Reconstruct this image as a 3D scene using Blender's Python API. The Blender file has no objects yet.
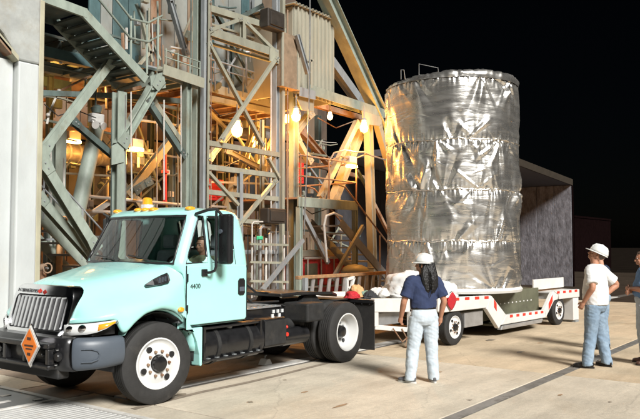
import bpy, bmesh, math, random
import numpy as np
from mathutils import Matrix, Vector
random.seed(7); rng = np.random.default_rng(7)
S = bpy.context.scene
COL = S.collection
# ------------------------------------------------------------------ camera
FPX, CX, CY, HZ = 728.0, 320.0, 209.5, 245.0
AZ = math.radians(37.0); PITCH = math.atan((HZ - CY) / FPX)
CAM = np.array([-5.57, -6.57, 1.85])
cd = bpy.data.cameras.new('camera'); cam = bpy.data.objects.new('camera', cd); COL.objects.link(cam)
cd.sensor_fit = 'HORIZONTAL'; cd.sensor_width = 36; cd.lens = 36 * FPX / 640; cd.clip_end = 2000; cd.clip_start = 0.05
cam.location = CAM; cam.rotation_euler = (math.pi / 2 + PITCH, 0, AZ - math.pi / 2)
S.camera = cam
# ------------------------------------------------------------------ world: night sky
SUN_EL = math.radians(36); SUN_AZ = math.radians(24)      # light comes from -Y, turned towards -X
w = bpy.data.worlds.new('World'); S.world = w; w.use_nodes = True
nt = w.node_tree; bg = nt.nodes['Background']
sky = nt.nodes.new('ShaderNodeTexSky'); sky.sky_type = 'NISHITA'; sky.sun_disc = False
sky.sun_elevation = SUN_EL; sky.sun_rotation = math.pi + SUN_AZ
nt.links.new(sky.outputs[0], bg.inputs[0]); bg.inputs[1].default_value = 0.0002
# ------------------------------------------------------------------ the pad floodlight
sd = bpy.data.lights.new('floodlight', 'SUN'); sun = bpy.data.objects.new('floodlight', sd); COL.objects.link(sun)
sd.energy = 4.0; sd.angle = math.radians(17); sd.color = (1, .985, .95)
sdir = Vector((-math.sin(SUN_AZ) * math.cos(SUN_EL), -math.cos(SUN_AZ) * math.cos(SUN_EL), math.sin(SUN_EL)))
sun.rotation_euler = sdir.to_track_quat('Z', 'Y').to_euler(); sun.location = (-4, -12, 12)
S.view_settings.view_transform = 'Standard'; S.view_settings.look = 'None'
S.view_settings.exposure = 0.78; S.view_settings.gamma = 1
S.render.engine = 'CYCLES'
# ------------------------------------------------------------------ pixel -> point on a plane of the place
_fh = np.array([math.cos(AZ), math.sin(AZ), 0]); _r = np.array([math.sin(AZ), -math.cos(AZ), 0]); _z = np.array([0, 0, 1.])
_f = _fh * math.cos(PITCH) + _z * math.sin(PITCH); _u = -_fh * math.sin(PITCH) + _z * math.cos(PITCH)
def ray(x, y): return _f + _r * ((x - CX) / FPX) + _u * ((CY - y) / FPX)
def W(x, y, Y):
    d = ray(x, y); return Vector(CAM + d * ((Y - CAM[1]) / d[1]))
def WX(x, y, X):
    d = ray(x, y); return Vector(CAM + d * ((X - CAM[0]) / d[0]))
def WD(x, y, dep): return Vector(CAM + ray(x, y) * dep)
def G(x, y, Z=0.):
    d = ray(x, y); return Vector(CAM + d * ((Z - CAM[2]) / d[2]))
# ------------------------------------------------------------------ materials
MATS = {}
def mat(name, col, rough=.6, metal=0., var=.15, scale=6., bump=.0, bscale=40., col2=None, mix2=(.55, .75), s2=3., coat=0., emit=None, estr=0., objrand=.0, spec=.5, streak=False, sub=None):
    if name in MATS: return MATS[name]
    m = bpy.data.materials.new(name); m.use_nodes = True; t = m.node_tree; N = t.nodes; L = t.links
    b = N['Principled BSDF']
    b.inputs['Roughness'].default_value = rough; b.inputs['Metallic'].default_value = metal
    b.inputs['Coat Weight'].default_value = coat; b.inputs['Coat Roughness'].default_value = .08
    b.inputs['Specular IOR Level'].default_value = spec
    tc = N.new('ShaderNodeTexCoord'); oi = N.new('ShaderNodeObjectInfo')
    ad = N.new('ShaderNodeVectorMath'); ad.operation = 'MULTIPLY_ADD'
    L.new(oi.outputs['Random'], ad.inputs[0]); ad.inputs[1].default_value = (37, 21, 55); L.new(tc.outputs['Object'], ad.inputs[2])
    vec = ad.outputs[0]
    if streak:
        mp = N.new('ShaderNodeMapping'); mp.inputs['Scale'].default_value = (1, 1, .45); L.new(vec, mp.inputs[0]); vecs = mp.outputs[0]
    else: vecs = vec
    n = N.new('ShaderNodeTexNoise'); n.inputs['Scale'].default_value = scale; n.inputs['Detail'].default_value = 6; n.inputs['Roughness'].default_value = .65
    L.new(vecs, n.inputs['Vector'])
    mr = N.new('ShaderNodeMapRange'); mr.inputs[1].default_value = .3; mr.inputs[2].default_value = .7; mr.inputs[3].default_value = 1 - var; mr.inputs[4].default_value = 1 + var * .6
    L.new(n.outputs[0], mr.inputs[0])
    val = mr.outputs[0]
    if objrand:
        m2 = N.new('ShaderNodeMapRange'); m2.inputs[3].default_value = 1 - objrand; m2.inputs[4].default_value = 1 + objrand; L.new(oi.outputs['Random'], m2.inputs[0])
        mu = N.new('ShaderNodeMath'); mu.operation = 'MULTIPLY'; L.new(val, mu.inputs[0]); L.new(m2.outputs[0], mu.inputs[1]); val = mu.outputs[0]
    mx = N.new('ShaderNodeMix'); mx.data_type = 'RGBA'; mx.blend_type = 'MULTIPLY'; mx.inputs[0].default_value = 1
    mx.inputs[6].default_value = (*col, 1); L.new(val, mx.inputs[7]); out = mx.outputs[2]
    if col2:
        n2 = N.new('ShaderNodeTexNoise'); n2.inputs['Scale'].default_value = s2; n2.inputs['Detail'].default_value = 8; n2.inputs['Roughness'].default_value = .7; L.new(vecs, n2.inputs['Vector'])
        r2 = N.new('ShaderNodeMapRange'); r2.inputs[1].default_value = mix2[0]; r2.inputs[2].default_value = mix2[1]; L.new(n2.outputs[0], r2.inputs[0])
        m3 = N.new('ShaderNodeMix'); m3.data_type = 'RGBA'; L.new(r2.outputs[0], m3.inputs[0]); L.new(out, m3.inputs[6]); m3.inputs[7].default_value = (*col2, 1); out = m3.outputs[2]
    L.new(out, b.inputs['Base Color'])
    rr = N.new('ShaderNodeMapRange'); rr.inputs[3].default_value = max(0, rough - .1 * (rough > .15)); rr.inputs[4].default_value = min(1, rough + .1); L.new(n.outputs[0], rr.inputs[0]); L.new(rr.outputs[0], b.inputs['Roughness'])
    if bump:
        n3 = N.new('ShaderNodeTexNoise'); n3.inputs['Scale'].default_value = bscale; n3.inputs['Detail'].default_value = 5; L.new(vecs if streak else vec, n3.inputs['Vector'])
        bp = N.new('ShaderNodeBump'); bp.inputs['Strength'].default_value = bump; bp.inputs['Distance'].default_value = .02; L.new(n3.outputs[0], bp.inputs['Height']); L.new(bp.outputs[0], b.inputs['Normal'])
    if emit:
        b.inputs['Emission Color'].default_value = (*emit, 1); b.inputs['Emission Strength'].default_value = estr
    if sub: b.inputs['Subsurface Weight'].default_value = sub; b.inputs['Subsurface Radius'].default_value = (.02, .008, .004)
    MATS[name] = m; return m
def glass(name, tint, refl=.10, rough=.02):
    m = bpy.data.materials.new(name); m.use_nodes = True; t = m.node_tree; N = t.nodes; L = t.links
    N.remove(N['Principled BSDF']); o = N['Material Output']
    tr = N.new('ShaderNodeBsdfTransparent'); tr.inputs[0].default_value = (*tint, 1)
    gl = N.new('ShaderNodeBsdfGlossy'); gl.inputs['Roughness'].default_value = rough; gl.inputs[0].default_value = (1, 1, 1, 1)
    fr = N.new('ShaderNodeFresnel'); fr.inputs[0].default_value = 1.45
    ad = N.new('ShaderNodeMath'); ad.operation = 'ADD'; ad.inputs[1].default_value = refl * .3; L.new(fr.outputs[0], ad.inputs[0])
    mx = N.new('ShaderNodeMixShader'); L.new(ad.outputs[0], mx.inputs[0]); L.new(tr.outputs[0], mx.inputs[1]); L.new(gl.outputs[0], mx.inputs[2]); L.new(mx.outputs[0], o.inputs[0])
    MATS[name] = m; return m
M = MATS
RUST = (.16, .07, .03)
mat('steel_green', (.255, .295, .25), .55, var=.25, scale=5, col2=(.17, .15, .10), mix2=(.58, .74), s2=2.2, objrand=.16, streak=True, bump=.12)
mat('steel_dark', (.085, .115, .105), .55, var=.3, scale=4, col2=(.05, .045, .035), mix2=(.5, .7), objrand=.25, streak=True)
mat('steel_cream', (.27, .265, .205), .5, var=.18, scale=5, col2=(.22, .13, .07), mix2=(.6, .76), s2=3, objrand=.12, streak=True, bump=.1)
mat('steel_rust', (.30, .20, .13), .7, var=.4, scale=6, col2=RUST, mix2=(.45, .6), streak=True)
mat('steel_grey', (.24, .255, .26), .5, var=.2, objrand=.15, col2=(.2, .14, .1), mix2=(.6, .75), streak=True)
mat('pillar_white', (.50, .52, .51), .6, var=.10, scale=2.5, col2=(.48, .47, .42), mix2=(.55, .8), s2=1.5, streak=True, bump=.08)
mat('pillar_edge', (.40, .375, .27), .6, var=.2, scale=4, streak=True)
mat('haunch', (.36, .37, .35), .7, var=.25, scale=2.5, col2=(.30, .28, .23), mix2=(.5, .72), s2=1.6, bump=.25, bscale=12)
mat('panel_tan', (.17, .12, .08), .65, var=.3, scale=2, col2=(.16, .10, .06), mix2=(.5, .75), streak=True, objrand=.2)
mat('panel_brown', (.10, .07, .05), .7, var=.4, scale=2, objrand=.35, streak=True)
mat('panel_dark', (.035, .036, .036), .6, var=.5, scale=3, objrand=.5)
mat('panel_pale', (.23, .24, .22), .6, var=.25, scale=2, col2=(.24, .19, .12), mix2=(.55, .75), streak=True, objrand=.15)
mat('panel_teal', (.06, .11, .115), .55, var=.3, objrand=.2, streak=True)
mat('siding', (.31, .295, .23), .5, var=.14, scale=2, col2=(.34, .31, .22), mix2=(.55, .75), s2=1.5, streak=True)
mat('siding_brown', (.24, .17, .11), .6, var=.3)
mat('red_paint', (.58, .04, .045), .45, var=.3, col2=(.2, .03, .03))
mat('duct_grey', (.34, .33, .31), .42, .55, var=.3, scale=8, bump=.3, bscale=14)
mat('pipe_white', (.48, .46, .42), .45, var=.2)
mat('pipe_steel', (.45, .45, .44), .35, .7, var=.25)
mat('black_metal', (.012, .012, .013), .32, var=.4, scale=9, coat=.3, bump=.05)
mat('black_matt', (.016, .016, .016), .7, var=.5, scale=9, col2=(.05, .042, .034), mix2=(.55, .8))
mat('tread_light', (.46, .48, .48), .55, var=.2)
mat('dark_box', (.035, .028, .022), .5, var=.3)
mat('rubber', (.022, .021, .02), .75, var=.3, scale=14, col2=(.06, .054, .045), mix2=(.58, .85), s2=5, bump=.12, bscale=60)
mat('wheel_white', (.60, .60, .585), .4, var=.06, scale=5, col2=(.42, .36, .28), mix2=(.66, .85), s2=4)
mat('truck_teal', (.36, .69, .65), .30, var=.05, scale=2.5, coat=.6, col2=(.34, .60, .55), mix2=(.52, .85), s2=2.4, bump=.015, bscale=5)
mat('bumper_grey', (.075, .09, .11), .42, var=.1, scale=3, bump=.03, bscale=120)
mat('chrome', (.86, .86, .87), .08, 1., var=.05)
mat('plastic_black', (.015, .015, .016), .3, var=.2)
mat('seat_grey', (.30, .35, .39), .85, var=.2)
mat('dash', (.12, .13, .135), .7)
mat('amber', (.85, .36, .02), .25, var=.08, coat=.6)
mat('lamp_clear', (.80, .81, .80), .12, .25, var=.08, coat=.8)
mat('reflector_red', (.62, .035, .02), .35, var=.12)
mat('flag_red', (.42, .012, .02), .8, var=.25, scale=12, bump=.3, bscale=12)
mat('orange_sign', (.85, .20, .015), .45, var=.08)
mat('white_paint', (.60, .585, .555), .45, var=.1, scale=4, col2=(.48, .40, .30), mix2=(.6, .82), s2=2.5)
mat('olive_panel', (.115, .115, .075), .5, var=.25, scale=4, col2=(.07, .06, .045), mix2=(.5, .75))
mat('tarp_white', (.58, .575, .555), .7, var=.08, scale=8, bump=.4, bscale=9)
mat('wood', (.30, .17, .08), .7, var=.35, scale=9)
mat('alu', (.50, .50, .50), .4, .7, var=.2)
mat('skin', (.50, .27, .18), .55, var=.1, scale=18, sub=.08)
mat('skin_tan', (.42, .20, .12), .55, var=.1, scale=18, sub=.08)
mat('hair_black', (.010, .009, .009), .42, var=.5, scale=30, bump=.8, bscale=70, streak=True)
mat('hair_brown', (.09, .05, .03), .5, var=.4, scale=30, bump=.8, bscale=70, streak=True)
mat('hat_white', (.68, .68, .66), .28, var=.04, coat=.3)
mat('shirt_navy', (.022, .034, .085), .9, var=.25, scale=9, bump=.5, bscale=11)
mat('shirt_white', (.64, .635, .62), .9, var=.05, scale=8, bump=.55, bscale=10)
mat('shirt_blue', (.10, .19, .34), .9, var=.2, scale=9, bump=.5, bscale=11)
mat('shirt_dark', (.02, .03, .06), .9, var=.2, bump=.4, bscale=11)
mat('vest', (.42, .47, .30), .85, var=.3, scale=14, bump=.4, bscale=11)
mat('jeans_light', (.47, .53, .58), .9, var=.16, scale=9, col2=(.38, .44, .50), mix2=(.5, .75), s2=5, bump=.55, bscale=10)
mat('jeans_blue', (.19, .265, .35), .9, var=.25, scale=9, col2=(.28, .36, .44), mix2=(.45, .7), s2=5, bump=.55, bscale=10)
mat('jeans_grey', (.40, .46, .50), .9, var=.2, scale=9, bump=.5, bscale=11)
mat('leather', (.012, .010, .009), .4, var=.3)
mat('shoe_brown', (.07, .03, .018), .5, var=.3)
mat('sole', (.55, .54, .52), .7)
mat('shoe_grey', (.10, .10, .11), .7, var=.3, scale=30)
mat('sign_green', (.05, .45, .22), .5)
mat('bottle_white', (.34, .34, .32), .4, var=.2, objrand=.2)
mat('bottle_green', (.16, .22, .18), .4, var=.2, objrand=.3)
mat('shed_wall', (.030, .029, .033), .85, var=.35, scale=9, streak=True, bump=.5, bscale=20, col2=(.035, .03, .03), mix2=(.5, .75))  # shelter wall: weak light at this distance put into the dark base colour
mat('shed_roof', (.026, .018, .010), .7, var=.3)  # shelter roof edge, brown darkened in colour for the same weak light
mat('shed_side', (.21, .205, .225), .9, var=.4, scale=7, streak=True, bump=.8, bscale=14, col2=(.09, .085, .09), mix2=(.45, .7), s2=5, spec=.1)
mat('shed_in', (.12, .118, .135), .8, var=.2)
mat('far_dark', (.006, .003, .003), .9, var=.3, spec=0.)  # near black base colour stands in for distance the floodlight does not reach
mat('soil', (.012, .009, .007), .95, var=.4, scale=.5, spec=0.)
mat('bag_green', (.16, .24, .18), .8, var=.2, bump=.4, bscale=9)
mat('bag_orange', (.6, .32, .14), .8, var=.2, bump=.4, bscale=9)
mat('bag_black', (.02, .02, .022), .8, bump=.4, bscale=9)
mat('bulb', (1, .75, .35), .3, emit=(1, .46, .10), estr=22)
mat('bulb_white', (1, .8, .5), .3, emit=(1, .66, .34), estr=14)
mat('lamp_glass_off', (.45, .44, .42), .2, coat=.5)
glass('windshield', (.80, .88, .86), .02); glass('side_glass', (.85, .9, .88), .02); glass('globe_glass', (1, .9, .75), .10)
def concrete(name, c, stain, sc):
    m = mat(name, c, .75, var=.16, scale=1.3, col2=stain, mix2=(.52, .78), s2=.6, bump=.22, bscale=55, spec=.35, objrand=.05)
    N, L = m.node_tree.nodes, m.node_tree.links; b = N['Principled BSDF']; src = b.inputs['Base Color'].links[0].from_socket
    tc = N.new('ShaderNodeTexCoord'); mp = N.new('ShaderNodeMapping'); mp.inputs['Scale'].default_value = (.25, 1.6, 1); L.new(tc.outputs['Object'], mp.inputs[0])
    n = N.new('ShaderNodeTexNoise'); n.inputs['Scale'].default_value = sc; n.inputs['Detail'].default_value = 8; n.inputs['Roughness'].default_value = .7; L.new(mp.outputs[0], n.inputs['Vector'])
    r = N.new('ShaderNodeMapRange'); r.inputs[1].default_value = .35; r.inputs[2].default_value = .7; r.inputs[3].default_value = 1.1; r.inputs[4].default_value = .78; L.new(n.outputs[0], r.inputs[0])
    v = N.new('ShaderNodeTexNoise'); v.inputs['Scale'].default_value = 1.9; v.inputs['Detail'].default_value = 4; L.new(tc.outputs['Object'], v.inputs['Vector'])
    r2 = N.new('ShaderNodeMapRange'); r2.inputs[1].default_value = .70; r2.inputs[2].default_value = .76; r2.inputs[3].default_value = 1; r2.inputs[4].default_value = .55; L.new(v.outputs[0], r2.inputs[0])
    mu = N.new('ShaderNodeMath'); mu.operation = 'MULTIPLY'; L.new(r.outputs[0], mu.inputs[0]); L.new(r2.outputs[0], mu.inputs[1])
    v3 = N.new('ShaderNodeTexNoise'); v3.inputs['Scale'].default_value = 26; v3.inputs['Detail'].default_value = 8; v3.inputs['Roughness'].default_value = .75; L.new(tc.outputs['Object'], v3.inputs['Vector'])
    r3 = N.new('ShaderNodeMapRange'); r3.inputs[1].default_value = .3; r3.inputs[2].default_value = .7; r3.inputs[3].default_value = .86; r3.inputs[4].default_value = 1.12; L.new(v3.outputs[0], r3.inputs[0])
    dn = N.new('ShaderNodeTexNoise'); dn.inputs['Scale'].default_value = 2.2; dn.inputs['Detail'].default_value = 5; L.new(tc.outputs['Object'], dn.inputs['Vector'])
    dm = N.new('ShaderNodeMix'); dm.data_type = 'VECTOR'; dm.inputs[0].default_value = .22; L.new(tc.outputs['Object'], dm.inputs[4]); L.new(dn.outputs['Color'], dm.inputs[5])
    cr = N.new('ShaderNodeTexVoronoi'); cr.feature = 'DISTANCE_TO_EDGE'; cr.inputs['Scale'].default_value = .55; L.new(dm.outputs[1], cr.inputs['Vector'])
    r4 = N.new('ShaderNodeMapRange'); r4.inputs[1].default_value = .0; r4.inputs[2].default_value = .006; r4.inputs[3].default_value = .84; r4.inputs[4].default_value = 1; L.new(cr.outputs[0], r4.inputs[0])
    for q in (r3, r4):
        m5 = N.new('ShaderNodeMath'); m5.operation = 'MULTIPLY'; L.new(mu.outputs[0], m5.inputs[0]); L.new(q.outputs[0], m5.inputs[1]); mu = m5
    mx = N.new('ShaderNodeMix'); mx.data_type = 'RGBA'; mx.blend_type = 'MULTIPLY'; mx.inputs[0].default_value = 1; L.new(src, mx.inputs[6]); L.new(mu.outputs[0], mx.inputs[7]); L.new(mx.outputs[2], b.inputs['Base Color'])
    return m
concrete('concrete', (.57, .50, .395), (.45, .375, .275), 1.2)
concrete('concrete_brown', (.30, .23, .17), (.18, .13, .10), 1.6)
concrete('slab_unlit_tone', (.045, .033, .024), (.025, .018, .012), 1.2); M['slab_unlit_tone'].node_tree.nodes['Principled BSDF'].inputs['Specular IOR Level'].default_value = .05  # far pad slabs: fading floodlight put into a dark base colour
concrete('concrete_lamp_tint', (.54, .43, .295), (.41, .305, .195), 1.2)  # same concrete, with the warm glow of sodium floodlights put into its colour
mat('joint', (.09, .075, .06), .85, var=.4, scale=8)
mat('strip_metal', (.20, .185, .165), .55, .1, var=.35, scale=5, col2=(.10, .085, .07), mix2=(.5, .7), s2=4)
mat('strip_light', (.60, .58, .54), .6, var=.25, scale=4, col2=(.33, .29, .24), mix2=(.55, .75), s2=3)
mat('tread', (.48, .475, .455), .45, var=.15, scale=6, col2=(.45, .36, .27), mix2=(.6, .8), s2=4)
mat('plate_dark', (.05, .05, .05), .4, var=.4, scale=4, col2=(.11, .10, .09), mix2=(.5, .75))
mat('tyre_mark', (.27, .22, .165), .8, var=.3, scale=5)
# foil
def foil():
    m = bpy.data.materials.new('foil'); m.use_nodes = True; N, L = m.node_tree.nodes, m.node_tree.links; b = N['Principled BSDF']
    b.inputs['Base Color'].default_value = (.84, .81, .755, 1); b.inputs['Metallic'].default_value = .93
    tc = N.new('ShaderNodeTexCoord')
    def nz(sc, scale, detail, dist, typ='FBM'):
        mp = N.new('ShaderNodeMapping'); mp.inputs['Scale'].default_value = sc; L.new(tc.outputs['Object'], mp.inputs[0])
        n = N.new('ShaderNodeTexNoise'); n.noise_type = typ; n.inputs['Scale'].default_value = scale; n.inputs['Detail'].default_value = detail; n.inputs['Distortion'].default_value = dist; L.new(mp.outputs[0], n.inputs['Vector']); return n
    rip = nz((1, 1, 5.5), 1.5, 3, .5)            # fine sideways crinkles of the stretched film
    rid = nz((1, 1, .8), 2.2, 4, 1.0, 'RIDGED_MULTIFRACTAL')
    fin = nz((1, 1, 1.6), 16, 3, .6, 'RIDGED_MULTIFRACTAL')
    prev = None
    for n, st, di in ((rip, .12, .12), (rid, .14, .05), (fin, .14, .006)):
        bp = N.new('ShaderNodeBump'); bp.inputs['Strength'].default_value = st; bp.inputs['Distance'].default_value = di; L.new(n.outputs[0], bp.inputs['Height'])
        if prev: L.new(prev.outputs[0], bp.inputs['Normal'])
        prev = bp
    L.new(prev.outputs[0], b.inputs['Normal'])
    r = N.new('ShaderNodeMapRange'); r.inputs[1].default_value = .3; r.inputs[2].default_value = .7; r.inputs[3].default_value = .22; r.inputs[4].default_value = .36; L.new(rip.outputs[0], r.inputs[0]); L.new(r.outputs[0], b.inputs['Roughness'])
    M['foil'] = m
foil()
# ------------------------------------------------------------------ building helpers (all coordinates in world space)
WM = {}
def link(o, parent=None, world=Matrix.Identity(4)):
    COL.objects.link(o); WM[o] = world
    if parent is not None:
        o.parent = parent; o.matrix_basis = WM[parent].inverted() @ world
    else: o.matrix_basis = world
    return o
def tag(o, label=None, cat=None, group=None, kind=None):
    if label: o['label'] = label
    if cat: o['category'] = cat
    if group: o['group'] = group
    if kind: o['kind'] = kind
    return o
def thing(name, label, cat, loc=(0, 0, 0), rz=0., group=None):
    e = bpy.data.objects.new(name, None); e.empty_display_size = .2
    link(e, None, Matrix.Translation(Vector(loc)) @ Matrix.Rotation(rz, 4, 'Z'))
    return tag(e, label, cat, group)
class MB:
    def __init__(s, X=None): s.v = []; s.f = []; s.X = X
    def add(s, vs, fs):
        n = len(s.v)
        for p in vs:
            p = Vector(p); s.v.append(s.X @ p if s.X is not None else p)
        s.f += [tuple(n + i for i in f) for f in fs]; return s
    def box(s, a, b):
        x0, y0, z0 = (min(a[i], b[i]) for i in range(3)); x1, y1, z1 = (max(a[i], b[i]) for i in range(3))
        return s.add([(x0, y0, z0), (x1, y0, z0), (x1, y1, z0), (x0, y1, z0), (x0, y0, z1), (x1, y0, z1), (x1, y1, z1), (x0, y1, z1)],
                     [(0, 3, 2, 1), (4, 5, 6, 7), (0, 1, 5, 4), (1, 2, 6, 5), (2, 3, 7, 6), (3, 0, 4, 7)])
    def prism(s, poly, vec):          # closed polygon (3d points) swept by vec
        n = len(poly); vec = Vector(vec)
        return s.add([Vector(p) for p in poly] + [Vector(p) + vec for p in poly],
                     [tuple(range(n - 1, -1, -1)), tuple(range(n, 2 * n))] + [(i, (i + 1) % n, n + (i + 1) % n, n + i) for i in range(n)])
    def beam(s, a, b, w, d, kind='box', up=None):
        a, b = Vector(a), Vector(b); ax = (b - a).normalized()
        dep = Vector(up) if up else Vector((0, 1, 0))
        if abs(ax.dot(dep)) > .95: dep = Vector((1, 0, 0))
        side = ax.cross(dep).normalized(); dep = side.cross(ax).normalized()
        w *= .5; d *= .5
        if kind == 'I': t = min(.02, w * .2); fl = min(.022, d * .25); pr = [(-w, -d), (w, -d), (w, -d + fl), (t, -d + fl), (t, d - fl), (w, d - fl), (w, d), (-w, d), (-w, d - fl), (-t, d - fl), (-t, -d + fl), (-w, -d + fl)]
        elif kind == 'H': t = min(.02, d * .2); fl = min(.022, w * .25); pr = [(-w, -d), (-w + fl, -d), (-w + fl, -t), (w - fl, -t), (w - fl, -d), (w, -d), (w, d), (w - fl, d), (w - fl, t), (-w + fl, t), (-w + fl, d), (-w, d)]
        elif kind == 'L': t = .014; pr = [(-w, -d), (w, -d), (w, -d + t), (-w + t, -d + t), (-w + t, d), (-w, d)]
        elif kind == 'C': t = min(.014, w * .4); pr = [(-w, -d), (w, -d), (w, d), (w - t, d), (w - t, -d + t), (-w + t, -d + t), (-w + t, d), (-w, d)]
        else: pr = [(-w, -d), (w, -d), (w, d), (-w, d)]
        return s.prism([a + side * p + dep * q for p, q in pr], b - a)
    def tube(s, pts, r, n=8, cap=True, closed=False):
        pts = [Vector(p) for p in pts]; m = len(pts); rs = r if isinstance(r, (list, tuple)) else [r] * m
        vs = []; ref = None
        for i in range(m):
            if closed: t = (pts[(i + 1) % m] - pts[i - 1])
            else: t = pts[min(i + 1, m - 1)] - pts[max(i - 1, 0)]
            t.normalize()
            if ref is None: ref = Vector((0, 0, 1)) if abs(t.z) < .9 else Vector((1, 0, 0))
            ref = (ref - t * ref.dot(t)).normalized(); c = t.cross(ref)
            for k in range(n):
                a = 2 * math.pi * k / n; vs.append(pts[i] + (ref * math.cos(a) + c * math.sin(a)) * rs[i])
        fs = []
        for i in range(m if closed else m - 1):
            j = (i + 1) % m
            for k in range(n): fs.append((i * n + k, i * n + (k + 1) % n, j * n + (k + 1) % n, j * n + k))
        if cap and not closed: fs += [tuple(range(n - 1, -1, -1)), tuple((m - 1) * n + k for k in range(n))]
        return s.add(vs, fs)
    def lathe(s, prof, o, ax, n=32, closed=False, cap0=True):   # prof: (along, radius)
        o = Vector(o); ax = Vector(ax).normalized(); e = Vector((0, 0, 1)) if abs(ax.z) < .9 else Vector((1, 0, 0))
        e = (e - ax * e.dot(ax)).normalized(); g = ax.cross(e); m = len(prof); vs = []
        for a, r in prof:
            for k in range(n):
                t = 2 * math.pi * k / n; vs.append(o + ax * a + (e * math.cos(t) + g * math.sin(t)) * max(r, 1e-4))
        fs = [(i * n + k, i * n + (k + 1) % n, ((i + 1) % m) * n + (k + 1) % n, ((i + 1) % m) * n + k) for i in range(m if closed else m - 1) for k in range(n)]
        if not closed: fs += ([tuple(range(n - 1, -1, -1))] if cap0 else []) + [tuple((m - 1) * n + k for k in range(n))]
        return s.add(vs, fs)
    def grid(s, P):                      # P: list of rows of points
        r, c = len(P), len(P[0])
        return s.add([p for row in P for p in row], [(i * c + j, i * c + j + 1, (i + 1) * c + j + 1, (i + 1) * c + j) for i in range(r - 1) for j in range(c - 1)])
    def sphere(s, c, r, n=12, m=8):
        c = Vector(c); r = Vector(r) if not isinstance(r, (int, float)) else Vector((r, r, r)); vs = []
        for i in range(m + 1):
            a = math.pi * i / m
            for k in range(n):
                t = 2 * math.pi * k / n; vs.append(c + Vector((r.x * math.sin(a) * math.cos(t), r.y * math.sin(a) * math.sin(t), r.z * math.cos(a))))
        return s.add(vs, [(i * n + k, (i + 1) * n + k, (i + 1) * n + (k + 1) % n, i * n + (k + 1) % n) for i in range(m) for k in range(n)])
    def build(s, name, m, parent=None, smooth=False, bevel=0, subsurf=0, solid=0, recalc=True, label=None, fix=False):
        c = sum(s.v, Vector()) / len(s.v)
        if fix: c = Vector()
        me = bpy.data.meshes.new(name); me.from_pydata([p - c for p in s.v], [], s.f)
        if recalc:
            bm = bmesh.new(); bm.from_mesh(me); bmesh.ops.remove_doubles(bm, verts=bm.verts, dist=1e-5)
            bmesh.ops.recalc_face_normals(bm, faces=bm.faces); bm.to_mesh(me); bm.free()
        if smooth == 'auto': me.polygons.foreach_set('use_smooth', [True] * len(me.polygons)); me.set_sharp_from_angle(angle=math.radians(38))
        elif smooth: me.polygons.foreach_set('use_smooth', [True] * len(me.polygons))
        me.materials.append(M[m] if isinstance(m, str) else m)
        o = bpy.data.objects.new(name, me)
        # parented parts share the axes of their thing
        root = parent
        Rw = WM[parent].to_3x3().to_4x4() if parent is not None else Matrix.Identity(4)
        if parent is not None and Rw != Matrix.Identity(4):
            Ri = Rw.inverted(); me.transform(Ri)
        link(o, parent, Matrix.Translation(c) @ Rw)
        if solid: k = o.modifiers.new('solid', 'SOLIDIFY'); k.thickness = solid; k.offset = 0
        if bevel: k = o.modifiers.new('bevel', 'BEVEL'); k.width = bevel; k.segments = 2; k.limit_method = 'ANGLE'; k.angle_limit = math.radians(40)
        if subsurf: k = o.modifiers.new('sub', 'SUBSURF'); k.levels = subsurf; k.render_levels = subsurf
        if label: o['label'] = label
        return o
from mathutils import noise as _ns
def fused(name, mb, voxel, m, parent, smooth_it=4, wr=0., wf=(7, 7, 15), seed=0.):     # one continuous skin over overlapping lofts
    me = bpy.data.meshes.new(name + '_t'); me.from_pydata(mb.v, [], mb.f)
    bm = bmesh.new(); bm.from_mesh(me); bmesh.ops.recalc_face_normals(bm, faces=bm.faces); bm.to_mesh(me); bm.free()
    o = bpy.data.objects.new(name + '_t', me); COL.objects.link(o)
    k = o.modifiers.new('r', 'REMESH'); k.mode = 'VOXEL'; k.voxel_size = voxel
    k = o.modifiers.new('s', 'SMOOTH'); k.factor = .5; k.iterations = smooth_it
    dg = bpy.context.evaluated_depsgraph_get(); nm = bpy.data.meshes.new_from_object(o.evaluated_get(dg))
    bpy.data.objects.remove(o); nm.name = name
    r = MB(); r.v = [v.co.copy() for v in nm.vertices]; r.f = [tuple(p.vertices) for p in nm.polygons]
    if wr:
        for i, v in enumerate(nm.vertices):
            c = v.co; q = Vector((c.x * wf[0] + c.z * 3 + seed, c.y * wf[1] - c.z * 2, c.z * wf[2] + c.x * 4)); a = _ns.noise(q); b_ = 1 - 2 * abs(_ns.noise(q * 1.9 + Vector((5, 3, 1)))); r.v[i] = c + v.normal * wr * (a * .8 + b_ * .6)
    bpy.data.meshes.remove(nm)
    return r.build(name, m, parent, smooth=True, recalc=False)
def text(s, size, mtx, m, parent, name='lettering', depth=.002):
    cu = bpy.data.curves.new('t', 'FONT'); cu.body = s; cu.size = size; cu.extrude = depth; cu.align_x = 'CENTER'; cu.align_y = 'CENTER'
    o = bpy.data.objects.new('t', cu); COL.objects.link(o); dg = bpy.context.evaluated_depsgraph_get()
    nm = bpy.data.meshes.new_from_object(o.evaluated_get(dg)); bpy.data.objects.remove(o)
    r = MB(); r.v = [mtx @ v.co for v in nm.vertices]; r.f = [tuple(p.vertices) for p in nm.polygons]
    return r.build(name, m, parent, recalc=False)
def frame_mtx(o, ex, ey):
    ex = Vector(ex).normalized(); ez = ex.cross(Vector(ey)).normalized(); ey = ez.cross(ex)
    m = Matrix((ex, ey, ez)).transposed().to_4x4(); m.translation = Vector(o); return m
def lerp(a, b, t): return a + (b - a) * t
def interp(x, pts):
    return float(np.interp(x, [p[0] for p in pts], [p[1] for p in pts]))
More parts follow.
